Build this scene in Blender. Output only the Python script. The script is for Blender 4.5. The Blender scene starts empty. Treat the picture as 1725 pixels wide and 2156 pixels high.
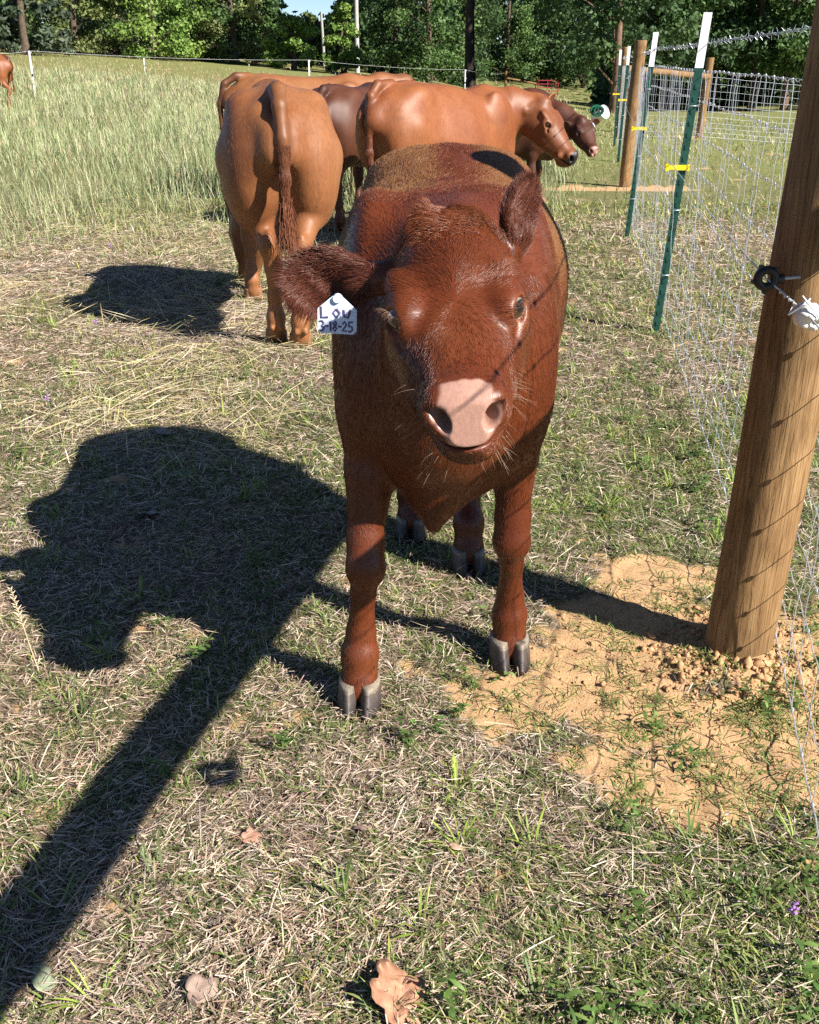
import bpy, bmesh, math, random, os
import numpy as np
from mathutils import Vector, Matrix, Euler

# ------------------------------------------------------------------ camera, sky, sun, exposure
scene = bpy.context.scene
COL = scene.collection
PITCH = math.radians(24.1)
CAM_H = 1.30
cam_data = bpy.data.cameras.new('camera')
cam_data.sensor_fit = 'HORIZONTAL'
cam_data.sensor_width = 36.0
cam_data.lens = 36.0 * 2124.0 / 1725.0
cam_data.clip_start = 0.02
cam_data.clip_end = 2000.0
cam = bpy.data.objects.new('camera', cam_data)
cam.location = (0.0, 0.0, CAM_H)
cam.rotation_euler = (math.radians(90.0) - PITCH, 0.0, 0.0)
COL.objects.link(cam)
scene.camera = cam

SUN_EL = math.radians(37.0)
SH = Vector((-0.805, 0.593, 0.0)).normalized()          # where shadows fall on the ground
TO_SUN = Vector((-SH.x * math.cos(SUN_EL), -SH.y * math.cos(SUN_EL), math.sin(SUN_EL)))
world = bpy.data.worlds.new('World')
scene.world = world
world.use_nodes = True
wn = world.node_tree
for n in list(wn.nodes):
    wn.nodes.remove(n)
w_out = wn.nodes.new('ShaderNodeOutputWorld')
w_bg = wn.nodes.new('ShaderNodeBackground')
w_sky = wn.nodes.new('ShaderNodeTexSky')
w_sky.sky_type = 'NISHITA'
w_sky.sun_disc = False
w_sky.sun_elevation = SUN_EL
w_sky.sun_rotation = math.atan2(TO_SUN.x, TO_SUN.y)
w_sky.altitude = 900.0
w_sky.air_density = 0.7
w_sky.dust_density = 0.0
w_sky.ozone_density = 3.0
w_bg.inputs['Strength'].default_value = 0.055
wn.links.new(w_sky.outputs[0], w_bg.inputs[0])
wn.links.new(w_bg.outputs[0], w_out.inputs[0])

sun_data = bpy.data.lights.new('sun', 'SUN')
sun_data.energy = 5.0
sun_data.angle = math.radians(0.53)
sun_data.color = (1.0, 0.95, 0.87)
sun = bpy.data.objects.new('sun', sun_data)
sun.rotation_euler = TO_SUN.to_track_quat('Z', 'Y').to_euler()
sun.location = (6, -4, 8)
COL.objects.link(sun)

scene.view_settings.view_transform = 'Standard'
scene.view_settings.look = 'None'
scene.view_settings.exposure = 1.2
scene.view_settings.gamma = 1.0
scene.render.film_transparent = False
scene.cycles.max_bounces = 5
scene.cycles.diffuse_bounces = 1
scene.cycles.glossy_bounces = 2
scene.cycles.transmission_bounces = 4
scene.cycles.transparent_max_bounces = 8
scene.cycles.use_adaptive_sampling = True
scene.cycles.adaptive_threshold = 0.01
scene.cycles.use_denoising = False
scene.cycles_curves.shape = 'RIBBONS'

random.seed(7)
RNG = np.random.default_rng(7)
SKIP = os.environ.get('SKIP', '')

# ------------------------------------------------------------------ helpers
def link(o, parent=None):
    COL.objects.link(o)
    if parent is not None:
        o.parent = parent
    return o

def tag(o, label=None, cat=None, group=None, kind=None):
    if label: o['label'] = label
    if cat: o['category'] = cat
    if group: o['group'] = group
    if kind: o['kind'] = kind
    return o

def empty(name, loc=(0, 0, 0), rz=0.0):
    o = bpy.data.objects.new(name, None)
    o.location = loc
    o.rotation_euler = (0, 0, rz)
    o.empty_display_size = 0.1
    COL.objects.link(o)
    return o

def mesh_from(name, verts, faces, smooth=True):
    me = bpy.data.meshes.new(name)
    verts = np.asarray(verts, np.float32)
    if isinstance(faces, np.ndarray):
        k = faces.shape[1]
        nf = len(faces)
        me.vertices.add(len(verts))
        me.vertices.foreach_set('co', verts.ravel())
        me.loops.add(nf * k)
        me.loops.foreach_set('vertex_index', faces.astype(np.int32).ravel())
        me.polygons.add(nf)
        me.polygons.foreach_set('loop_start', np.arange(0, nf * k, k, dtype=np.int32))
        me.update(calc_edges=True)
    else:
        me.from_pydata([tuple(map(float, v)) for v in verts], [], faces)
        me.update()
    if smooth:
        me.polygons.foreach_set('use_smooth', np.ones(len(me.polygons), dtype=bool))
    return me

def obj(name, me, mat=None, parent=None, loc=None):
    o = bpy.data.objects.new(name, me)
    if mat is not None and len(me.materials) == 0:
        me.materials.append(mat)
    if loc is not None:
        o.location = loc
    return link(o, parent)

class MB:
    """collects vertices and faces for one mesh"""
    def __init__(self):
        self.v = []; self.f = []
    def tube(self, pts, radii, n=8, cap=True, twist=0.0):
        pts = [Vector(p) for p in pts]
        if not hasattr(radii, '__len__'):
            radii = [radii] * len(pts)
        rings = []
        up = None
        for i, p in enumerate(pts):
            a = pts[max(0, i - 1)]; b = pts[min(len(pts) - 1, i + 1)]
            t = (b - a).normalized()
            if up is None:
                up = Vector((0, 0, 1)) if abs(t.z) < 0.9 else Vector((1, 0, 0))
            s = t.cross(up).normalized()
            up = s.cross(t).normalized()
            base = len(self.v)
            for k in range(n):
                an = 2 * math.pi * k / n + twist * i
                self.v.append(p + (s * math.cos(an) + up * math.sin(an)) * radii[i])
            rings.append(base)
        for a, b in zip(rings[:-1], rings[1:]):
            for k in range(n):
                k2 = (k + 1) % n
                self.f.append((a + k, a + k2, b + k2, b + k))
        if cap:
            self.f.append(tuple(rings[0] + k for k in range(n))[::-1])
            self.f.append(tuple(rings[-1] + k for k in range(n)))
        return self
    def box(self, lo, hi):
        b = len(self.v)
        x0, y0, z0 = lo; x1, y1, z1 = hi
        self.v += [Vector(p) for p in ((x0,y0,z0),(x1,y0,z0),(x1,y1,z0),(x0,y1,z0),(x0,y0,z1),(x1,y0,z1),(x1,y1,z1),(x0,y1,z1))]
        self.f += [tuple(b + i for i in q) for q in ((3,2,1,0),(4,5,6,7),(0,1,5,4),(1,2,6,5),(2,3,7,6),(3,0,4,7))]
        return self
    def prism(self, outline, z0, z1, M=None):
        b = len(self.v); n = len(outline)
        for z in (z0, z1):
            for x, y in outline:
                p = Vector((x, y, z))
                self.v.append(M @ p if M is not None else p)
        self.f.append(tuple(b + i for i in range(n))[::-1])
        self.f.append(tuple(b + n + i for i in range(n)))
        for i in range(n):
            j = (i + 1) % n
            self.f.append((b + i, b + j, b + n + j, b + n + i))
        return self
    def torus(self, c, R, r, axis='y', n=20, m=8, squash=1.0):
        b = len(self.v)
        for i in range(n):
            a = 2 * math.pi * i / n
            for j in range(m):
                q = 2 * math.pi * j / m
                rr = R + r * math.cos(q); h = r * math.sin(q) * squash
                d = {'y': (rr * math.cos(a), h, rr * math.sin(a)), 'x': (h, rr * math.cos(a), rr * math.sin(a)), 'z': (rr * math.cos(a), rr * math.sin(a), h)}[axis]
                self.v.append(Vector(c) + Vector(d))
        for i in range(n):
            for j in range(m):
                self.f.append((b + i * m + j, b + ((i + 1) % n) * m + j, b + ((i + 1) % n) * m + (j + 1) % m, b + i * m + (j + 1) % m))
        return self
    def build(self, name, mat=None, parent=None, smooth=True, loc=None):
        me = bpy.data.meshes.new(name)
        me.from_pydata([tuple(v) for v in self.v], [], self.f)
        me.update()
        if smooth:
            me.polygons.foreach_set('use_smooth', np.ones(len(me.polygons), dtype=bool))
            try:
                me.set_sharp_from_angle(angle=math.radians(45))
            except Exception:
                pass
        return obj(name, me, mat, parent, loc)

# ---- node material helper
class Mat:
    def __init__(self, name, rough=0.7, spec=0.5):
        self.m = bpy.data.materials.new(name)
        self.m.use_nodes = True
        self.t = self.m.node_tree
        self.b = self.t.nodes['Principled BSDF']
        self.out = self.t.nodes['Material Output']
        self.b.inputs['Roughness'].default_value = rough
        self.b.inputs['Specular IOR Level'].default_value = spec
    def n(self, typ, **kw):
        nd = self.t.nodes.new(typ)
        for k, v in kw.items():
            if hasattr(nd, k):
                setattr(nd, k, v)
            else:
                nd.inputs[k.replace('_', ' ')].default_value = v
        return nd
    def l(self, a, b):
        self.t.links.new(a, b)
    def coord(self, which='Object', scale=None):
        c = self.n('ShaderNodeTexCoord').outputs[which]
        if scale is not None:
            mp = self.n('ShaderNodeMapping')
            mp.inputs['Scale'].default_value = scale
            self.l(c, mp.inputs[0])
            c = mp.outputs[0]
        return c
    def noise(self, co, scale, detail=4, rough=0.55, dist=0.0):
        nd = self.n('ShaderNodeTexNoise')
        nd.inputs['Scale'].default_value = scale
        nd.inputs['Detail'].default_value = detail
        nd.inputs['Roughness'].default_value = rough
        nd.inputs['Distortion'].default_value = dist
        if co is not None:
            self.l(co, nd.inputs['Vector'])
        return nd.outputs[0]
    def ramp(self, fac, stops, interp='LINEAR'):
        nd = self.n('ShaderNodeValToRGB')
        cr = nd.color_ramp
        cr.interpolation = interp
        while len(cr.elements) < len(stops):
            cr.elements.new(0.5)
        for e, (p, c) in zip(cr.elements, stops):
            e.position = p
            e.color = c if len(c) == 4 else (*c, 1)
        self.l(fac, nd.inputs[0])
        return nd.outputs[0]
    def mix(self, fac, a, b, mode='MIX'):
        nd = self.n('ShaderNodeMix', data_type='RGBA', blend_type=mode)
        for s, v in ((0, fac), (6, a), (7, b)):
            if hasattr(v, 'is_output'):
                self.l(v, nd.inputs[s])
            else:
                nd.inputs[s].default_value = v if s == 0 else ((*v, 1) if len(v) == 3 else v)
        return nd.outputs[2]
    def math(self, op, a, b=None, c=None, clamp=False):
        nd = self.n('ShaderNodeMath', operation=op)
        nd.use_clamp = clamp
        for i, v in enumerate((a, b, c)):
            if v is None: continue
            if hasattr(v, 'is_output'): self.l(v, nd.inputs[i])
            else: nd.inputs[i].default_value = v
        return nd.outputs[0]
    def attr(self, name, out='Color', typ='GEOMETRY'):
        nd = self.n('ShaderNodeAttribute', attribute_name=name, attribute_type=typ)
        return nd.outputs[out]
    def bump(self, h, strength=0.3, dist=0.01):
        nd = self.n('ShaderNodeBump')
        nd.inputs['Strength'].default_value = strength
        nd.inputs['Distance'].default_value = dist
        self.l(h, nd.inputs['Height'])
        self.l(nd.outputs[0], self.b.inputs['Normal'])
    def color(self, c):
        if hasattr(c, 'is_output'): self.l(c, self.b.inputs['Base Color'])
        else: self.b.inputs['Base Color'].default_value = (*c, 1)
        return self

def plain(name, c, rough=0.6, spec=0.4, metal=0.0, var=0.15, scale=30.0, bump=0.0):
    """one-colour material with a little procedural wear"""
    M = Mat(name, rough, spec)
    co = M.coord('Object')
    nz = M.noise(co, scale, 5)
    M.color(M.ramp(nz, [(0.3, tuple(x * (1 - var) for x in c)), (0.7, tuple(min(1, x * (1 + var)) for x in c))]))
    M.b.inputs['Metallic'].default_value = metal
    if bump:
        M.bump(nz, bump, 0.004)
    return M.m

def leaf_mat(name, trans=0.25, rough=0.6, spec=0.3):
    m = bpy.data.materials.new(name); m.use_nodes = True
    t = m.node_tree; b = t.nodes['Principled BSDF']; out = t.nodes['Material Output']
    at = t.nodes.new('ShaderNodeAttribute'); at.attribute_name = 'Col'
    t.links.new(at.outputs['Color'], b.inputs['Base Color'])
    b.inputs['Roughness'].default_value = rough; b.inputs['Specular IOR Level'].default_value = spec
    tr = t.nodes.new('ShaderNodeBsdfTranslucent'); t.links.new(at.outputs['Color'], tr.inputs[0])
    ms = t.nodes.new('ShaderNodeMixShader'); ms.inputs[0].default_value = trans
    t.links.new(b.outputs[0], ms.inputs[1]); t.links.new(tr.outputs[0], ms.inputs[2]); t.links.new(ms.outputs[0], out.inputs[0])
    return m

def smooth01(t):
    t = np.clip(t, 0, 1)
    return t * t * (3 - 2 * t)

# ---- cheap value noise for layout (vectorised)
def vnoise(x, y, seed=0):
    x = np.asarray(x, np.float64); y = np.asarray(y, np.float64)
    xi = np.floor(x).astype(np.int64); yi = np.floor(y).astype(np.int64)
    xf = x - xi; yf = y - yi
    def h(a, b):
        n = (a * 374761393 + b * 668265263 + seed * 974711) & 0x7fffffff
        n = ((n ^ (n >> 13)) * 1274126177) & 0x7fffffff
        return ((n ^ (n >> 16)) & 0xffff) / 65535.0
    u = xf * xf * (3 - 2 * xf); v = yf * yf * (3 - 2 * yf)
    return (h(xi, yi) * (1 - u) + h(xi + 1, yi) * u) * (1 - v) + (h(xi, yi + 1) * (1 - u) + h(xi + 1, yi + 1) * u) * v

def fbm(x, y, seed=0, o=4):
    s = 0; a = 0.5; t = 0
    for i in range(o):
        s = s + a * vnoise(x * 2 ** i, y * 2 ** i, seed + i); t += a; a *= 0.5
    return s / t
# ------------------------------------------------------------------ ground
def terrain(x, y):
    x = np.asarray(x, np.float64); y = np.asarray(y, np.float64)
    t = x / np.maximum(y, 8.0)
    t = np.clip(t, -0.6, 0.2)
    s = np.clip((y - 8) / 62.0, 0, 1.7) ** 1.25
    z = (0.5 - 4.4 * t) * s
    # the ground falls away towards the far right
    z -= 1.7 * np.exp(-(((x - 13) / 11.0) ** 2 + ((y - 84) / 26.0) ** 2))
    z -= 0.075 * np.clip(x - 3.6, 0, 6) * smooth01((y - 8) / 12) * smooth01((60 - y) / 25)
    z += 0.10 * (fbm(x * 0.25, y * 0.25, 3) - 0.5) * smooth01((y - 3) / 12)
    return z

def sand_mask(x, y):
    """bare orange clay round the corner post and a few other post holes"""
    x = np.asarray(x, np.float64); y = np.asarray(y, np.float64)
    m = np.zeros(np.broadcast(x, y).shape)
    for cx, cy, rx, ry, a in ((0.64, 2.10, 0.50, 0.26, -8), (0.42, 1.86, 0.42, 0.20, -18), (0.74, 1.70, 0.40, 0.26, 0), (0.48, 1.60, 0.26, 0.13, -30), (0.90, 1.40, 0.20, 0.12, 0), (0.98, 1.95, 0.40, 0.40, 0), (0.70, 2.45, 0.22, 0.16, 0),
                              (2.40, 11.8, 0.95, 0.30, 0), (1.60, 11.6, 0.5, 0.16, 0), (6.2, 24.0, 0.4, 0.5, 0)):
        ca, sa = math.cos(math.radians(a)), math.sin(math.radians(a))
        dx = x - cx; dy = y - cy
        q = np.sqrt(((dx * ca + dy * sa) / rx) ** 2 + ((-dx * sa + dy * ca) / ry) ** 2)
        m = np.maximum(m, 1.22 - q)
    n = fbm(x * 6, y * 6, 11) - 0.5
    n2 = fbm(x * 22, y * 22, 12) - 0.5
    return np.clip((m - 0.17 + n * 1.0 + n2 * 0.7) * 3.0, 0, 1)

def green_mask(x, y):
    """how green (1) or straw-dry (0) the sward is"""
    g = fbm(x * 1.1 + 5, y * 0.9, 21, 4)
    g2 = fbm(x * 4.5, y * 4.5, 22, 3)
    # greener to the right and near right foreground, dry in the trampled strip to the left
    base = 0.44 + 0.22 * smooth01((x + 0.1) / 1.0) + 0.16 * smooth01((1.7 - y) / 0.6) * smooth01((x + 0.05) / 0.5)
    base = base - 0.20 * np.exp(-(((x + 1.2) / 1.1) ** 2 + ((y - 5.1) / 1.3) ** 2))
    base = base - 0.14 * np.exp(-(((x + 0.25) / 0.45) ** 2 + ((y - 1.35) / 0.35) ** 2))
    base = base + 0.15 * smooth01((y - 6) / 8)
    return np.clip((base + (g - 0.5) * 1.25 + (g2 - 0.5) * 0.5), 0, 1)

def ground_z(x, y):
    x = np.asarray(x, np.float64); y = np.asarray(y, np.float64)
    z = terrain(x, y)
    near = smooth01((9 - y) / 5)
    z = z + near * (0.030 * (fbm(x * 2.3, y * 2.3, 31, 3) - 0.5) + 0.012 * (fbm(x * 13, y * 13, 32, 3) - 0.5))
    # mound of dug clay against the corner post
    d = np.sqrt((x - 0.80) ** 2 + (y - 2.02) ** 2)
    z = z + 0.045 * np.exp(-(d / 0.17) ** 2) + near * sand_mask(x, y) * 0.016 * (fbm(x * 34, y * 34, 33, 3) - 0.5)
    return z

def axis(segs):
    out = []
    for a, b, st in segs:
        out += list(np.arange(a, b - 1e-6, st))
    out.append(segs[-1][1])
    return np.array(out)

def build_ground():
    xs = np.concatenate([-np.geomspace(420, 6, 40), axis([(-5.8, -2.4, 0.12), (-2.4, -1.2, 0.03), (-1.2, 1.6, 0.014), (1.6, 3.2, 0.05), (3.2, 7.0, 0.2)]), np.geomspace(7.4, 420, 40)])
    ys = np.concatenate([axis([(-60, -4, 8), (-4, 0.4, 0.4), (0.4, 0.9, 0.05), (0.9, 2.9, 0.014), (2.9, 5.0, 0.035), (5.0, 9.0, 0.09), (9.0, 20, 0.3)]), np.geomspace(20.5, 700, 70)])
    X, Y = np.meshgrid(xs, ys, indexing='xy')
    Z = ground_z(X, Y)
    nx, ny = len(xs), len(ys)
    idx = np.arange(nx * ny).reshape(ny, nx)
    f = np.stack([idx[:-1, :-1], idx[:-1, 1:], idx[1:, 1:], idx[1:, :-1]], -1).reshape(-1, 4)
    me = mesh_from('ground', np.stack([X, Y, Z], -1).reshape(-1, 3), f)
    c = np.zeros((nx * ny, 4), np.float32)
    c[:, 0] = sand_mask(X, Y).ravel()
    c[:, 1] = green_mask(X, Y).ravel()
    c[:, 3] = 1
    a = me.color_attributes.new('zone', 'FLOAT_COLOR', 'POINT')
    a.data.foreach_set('color', c.ravel())
    M = Mat('ground_soil_and_thatch', 0.95, 0.1)
    co = M.coord('Object')
    zone = M.n('ShaderNodeSeparateColor')
    M.l(M.attr('zone'), zone.inputs[0])
    n1 = M.noise(co, 9, 6, 0.65)
    n2 = M.noise(co, 70, 6, 0.7)
    n3 = M.noise(co, 260, 4, 0.7)
    thatch = M.ramp(n2, [(0.28, (0.045, 0.028, 0.020)), (0.5, (0.17, 0.12, 0.085)), (0.72, (0.36, 0.27, 0.19))])
    fieldc = M.ramp(n1, [(0.3, (0.10, 0.125, 0.035)), (0.55, (0.20, 0.20, 0.075)), (0.75, (0.30, 0.27, 0.13))])
    # far field: turf colour takes over where blades are no longer drawn
    sep = M.n('ShaderNodeSeparateXYZ'); M.l(co, sep.inputs[0])
    far = M.math('MULTIPLY_ADD', sep.outputs[1], 0.10, -0.55, clamp=True)
    g = M.math('MULTIPLY', zone.outputs[1], 0.55)
    turf = M.mix(g, thatch, M.ramp(n2, [(0.3, (0.03, 0.045, 0.012)), (0.7, (0.14, 0.17, 0.045))]))
    soil = M.mix(far, turf, fieldc)
    clay = M.ramp(n3, [(0.25, (0.34, 0.185, 0.090)), (0.5, (0.51, 0.32, 0.165)), (0.75, (0.62, 0.43, 0.25))])
    clay = M.mix(M.ramp(n2, [(0.35, (0, 0, 0)), (0.7, (1, 1, 1))]), clay, M.mix(0.5, clay, (0.48, 0.29, 0.145)))
    sm = M.ramp(M.math('ADD', zone.outputs[0], M.math('MULTIPLY_ADD', n3, 0.5, -0.25)), [(0.35, (0, 0, 0)), (0.6, (1, 1, 1))])
    M.color(M.mix(sm, soil, clay))
    M.bump(M.math('ADD', M.math('MULTIPLY', n2, 0.6), M.math('MULTIPLY', n3, 0.4)), 0.7, 0.012)
    o = obj('ground', me, M.m)
    tag(o, 'pasture ground of dry thatch, grass and orange clay', 'ground', kind='structure')
    return o
build_ground()
# ------------------------------------------------------------------ fences
def wood_mat(name, dark=1.0):
    M = Mat(name, 0.75, 0.25)
    co = M.coord('Object', (9, 9, 0.9))
    co2 = M.coord('Object')
    n1 = M.noise(co, 6, 8, 0.65, 1.2)
    n2 = M.noise(co2, 3.2, 4, 0.6)
    cks = M.n('ShaderNodeTexWave', wave_type='BANDS', bands_direction='X')
    cks.inputs['Scale'].default_value = 3.0; cks.inputs['Distortion'].default_value = 9.0; cks.inputs['Detail'].default_value = 4; cks.inputs['Detail Scale'].default_value = 2.0
    M.l(M.coord('Object', (14, 14, 0.5)), cks.inputs['Vector'])
    base = M.ramp(n1, [(0.25, (0.10 * dark, 0.050 * dark, 0.020 * dark)), (0.5, (0.27 * dark, 0.155 * dark, 0.065 * dark)), (0.8, (0.42 * dark, 0.27 * dark, 0.13 * dark))])
    base = M.mix(M.ramp(n2, [(0.40, (0, 0, 0)), (0.68, (0.6, 0.6, 0.6))]), base, (0.11 * dark, 0.066 * dark, 0.028 * dark))
    crack = M.ramp(cks.outputs[1], [(0.0, (0.6, 0.6, 0.6)), (0.06, (0, 0, 0))])
    knot = M.n('ShaderNodeTexVoronoi'); knot.inputs['Scale'].default_value = 1.0
    M.l(M.coord('Object', (7, 7, 3.2)), knot.inputs['Vector'])
    kn = M.ramp(knot.outputs['Distance'], [(0.06, (0.85, 0.85, 0.85)), (0.16, (0, 0, 0))])
    base = M.mix(kn, base, (0.10, 0.045, 0.016))
    M.color(M.mix(crack, base, (0.07, 0.035, 0.014)))
    M.bump(M.math('SUBTRACT', n1, M.math('MULTIPLY', crack, 0.8)), 0.55, 0.006)
    return M.m
WOOD = wood_mat('pressure_treated_pine')
GALV = plain('galvanised_wire', (0.58, 0.61, 0.66), 0.42, 0.5, 0.55, 0.12, 60)
GREEN_PAINT = plain('green_enamel_steel', (0.012, 0.062, 0.045), 0.38, 0.5, 0.0, 0.25, 40, 0.2)
WHITE_PAINT = plain('white_enamel_steel', (0.80, 0.81, 0.82), 0.45, 0.5, 0.0, 0.05, 40, 0.1)
YELLOW = plain('yellow_plastic', (0.80, 0.62, 0.02), 0.42, 0.5, 0, 0.08)
BLACK = plain('black_plastic', (0.012, 0.012, 0.013), 0.45, 0.5, 0, 0.3)
CERAMIC = plain('white_porcelain', (0.80, 0.77, 0.72), 0.22, 0.6, 0, 0.05)

def round_post(name, x, y, h, r, label, lean=(0, 0), top_r=None, group=None, depth=0.25):
    """a peeled, slightly irregular round post with a sawn top"""
    gz = float(ground_z(x, y))
    n, rows = 28, 26
    top_r = top_r or r * 0.95
    rs = random.Random(int(x * 911 + y * 77))
    ph = [rs.uniform(0, 6.28) for _ in range(5)]
    v = []; f = []
    for i in range(rows + 1):
        t = i / rows
        z = -depth + (h + depth) * t
        rr = r + (top_r - r) * t
        for k in range(n):
            a = 2 * math.pi * k / n
            q = rr * (1 + 0.018 * math.sin(2 * a + ph[0] + t * 2) + 0.012 * math.sin(3 * a + ph[1] - t * 3) + 0.012 * math.sin(t * 17 + ph[2] + a) + rs.uniform(-0.006, 0.006))
            v.append((q * math.cos(a) + lean[0] * z + 0.006 * math.sin(t * 4 + ph[3]), q * math.sin(a) + lean[1] * z, z))
    for i in range(rows):
        for k in range(n):
            k2 = (k + 1) % n
            f.append((i * n + k, i * n + k2, (i + 1) * n + k2, (i + 1) * n + k))
    # chamfered sawn end
    b = len(v)
    for k in range(n):
        p = Vector(v[rows * n + k]); c = Vector((lean[0] * h, lean[1] * h, h))
        q = c + (p - c) * 0.93; q.z = h + 0.006
        v.append(tuple(q))
    for k in range(n):
        k2 = (k + 1) % n
        f.append((rows * n + k, rows * n + k2, b + k2, b + k))
    f.append(tuple(b + k for k in range(n)))
    me = mesh_from(name, v, f)
    me.set_sharp_from_angle(angle=math.radians(40))
    o = obj(name, me, WOOD, None, (x, y, gz))
    return tag(o, label, 'fence post', group)

POST = Vector((0.775, 2.06))           # corner post next to the calf
P1 = Vector((0.27, -0.30))             # brace post behind the photographer's elbow
CORNER = Vector((4.10, 21.0))
round_post('corner_post', POST.x, POST.y, 1.64, 0.075, 'thick round wooden post with white and black insulators, nearest the camera', (0.040, 0.0), 0.076)
round_post('brace_post', P1.x, P1.y, 1.62, 0.07, 'round wooden brace post just outside the right of the frame')
round_post('line_post', 2.44, 11.95, 1.50, 0.066, 'round wooden line post standing in orange clay midway along the fence', (0.03, 0), 0.064)
round_post('end_post', CORNER.x, CORNER.y, 1.62, 0.075, 'round wooden post at the far end of the net fence', (0.0, 0))
round_post('brace_post', 6.35, 23.6, 1.62, 0.085, 'tan round brace post with orange clay at its foot behind the net', (0.05, 0))

def rail(name, a, b, r, label):
    mb = MB()
    pts = [Vector(a).lerp(Vector(b), i / 10) + Vector((0, 0, 0.004 * math.sin(i * 1.7))) for i in range(11)]
    mid = pts[5].copy()
    mb.tube([p - mid for p in pts], [r * (1 + 0.03 * math.sin(i * 2.1)) for i in range(11)], 18)
    o = mb.build(name, WOOD, None, True, mid)
    return tag(o, label, 'fence rail')
rail('brace_rail', (POST.x + 0.085, POST.y - 0.045, 1.035), (P1.x + 0.02, P1.y + 0.05, 1.035), 0.052, 'horizontal wooden brace rail leaving the nearest post toward the camera')
rail('brace_rail', (CORNER.x + 0.06, CORNER.y + 0.06, 1.25 + float(ground_z(*CORNER))), (6.35 + 0.05, 23.55, 1.25 + float(ground_z(6.35, 23.6))), 0.062, 'horizontal tan wooden rail behind the net at the far corner')

# ---- studded steel posts
TPOSTS = [(1.285, 5.20, 1.50, 0.062, 0.0), (1.745, 8.30, 1.49, 0.058, 0.0), (2.98, 15.2, 1.50, 0.02, 0), (3.52, 18.4, 1.50, -0.01, 0)]
TP_LABEL = ['green studded steel post with white top nearest the camera', 'green studded steel post with white top just before the wooden line post',
            'slim steel post with white top just beyond the wooden line post', 'slim steel post with white top closest to the far end post']
def t_post(i, x, y, h, lx, ly):
    gz = float(ground_z(x, y))
    root = empty('steel_post', (x, y, gz), -0.15)
    tag(root, TP_LABEL[i], 'fence post', 'steel fence posts')
    sh = Matrix.Identity(4); sh[0][2] = lx; sh[1][2] = ly
    # T section: flange towards the cattle, stem towards the net
    prof = [(-0.006, -0.019), (0.000, -0.019), (0.000, -0.0025), (0.036, -0.0025), (0.036, 0.0025), (0.0, 0.0025), (0.0, 0.019), (-0.006, 0.019)]
    prof = [(p[1] * 1.0, p[0]) for p in prof]
    prof = [(-a, b) for a, b in prof]
    split = h - 0.235
    lo = MB(); lo.prism(prof, -0.3, split, sh)
    for k in range(int((split - 0.05) / 0.054)):
        z = 0.05 + k * 0.054
        for s in (0,):
            c = sh @ Vector((0, -0.009, z))
            lo.box((c.x - 0.005, c.y - 0.0005, c.z - 0.010), (c.x + 0.005, c.y + 0.0035, c.z + 0.010))
    lo.build('lower_shaft', GREEN_PAINT, root, False)
    up = MB(); up.prism([(a * 1.03, b * 1.03) for a, b in prof], split + 0.0005, h, sh)
    up.build('painted_top', WHITE_PAINT, root, False)
    ins = MB()
    c = sh @ Vector((0, 0, 0.82))
    ins.box((c.x - 0.026, c.y - 0.016, c.z - 0.012), (c.x + 0.026, c.y - 0.0065, c.z + 0.012))
    ins.box((c.x - 0.075, c.y - 0.022, c.z - 0.009), (c.x - 0.024, c.y - 0.010, c.z + 0.010))
    ins.box((c.x - 0.082, c.y - 0.026, c.z - 0.016), (c.x - 0.066, c.y - 0.006, c.z + 0.016))
    ins.box((c.x + 0.022, c.y - 0.018, c.z - 0.014), (c.x + 0.034, c.y + 0.010, c.z + 0.014))
    ins.build('insulator', YELLOW, root, False)
    for z in (0.62, 0.30, 1.10):
        w = MB(); c = sh @ Vector((0, 0, z))
        w.torus(c, 0.024, 0.0022, 'z', 14, 5)
        w.build('wire_clip', GALV, root)
    return root
for i, a in enumerate(TPOSTS):
    t_post(i, *a)

# ---- the net: line wires, stay wires and a barbed strand
def fence_line():
    """ground track of the net, from behind the camera to the far corner"""
    pts = [(P1.x + 0.085, P1.y), (POST.x + 0.092, POST.y - 0.02), (1.285 + 0.05, 5.2), (1.745 + 0.045, 8.3), (2.44 + 0.08, 11.95), (2.98 + 0.045, 15.2), (3.52 + 0.04, 18.4), (CORNER.x + 0.085, CORNER.y + 0.03)]
    return pts
HEIGHTS = [0.045, 0.14, 0.235, 0.33, 0.445, 0.56, 0.69, 0.835, 0.98, 1.125, 1.255]

def resample(pts, step):
    out = []; acc = 0.0
    P = [Vector(p) for p in pts]
    for a, b in zip(P[:-1], P[1:]):
        L = (b - a).length
        while acc <= L:
            out.append(a.lerp(b, acc / L)); acc += step
        acc -= L
    return out

def lean_at(y):
    return 0.058 * max(0.0, 1 - abs(y - 6.2) / 6.0)

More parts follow.
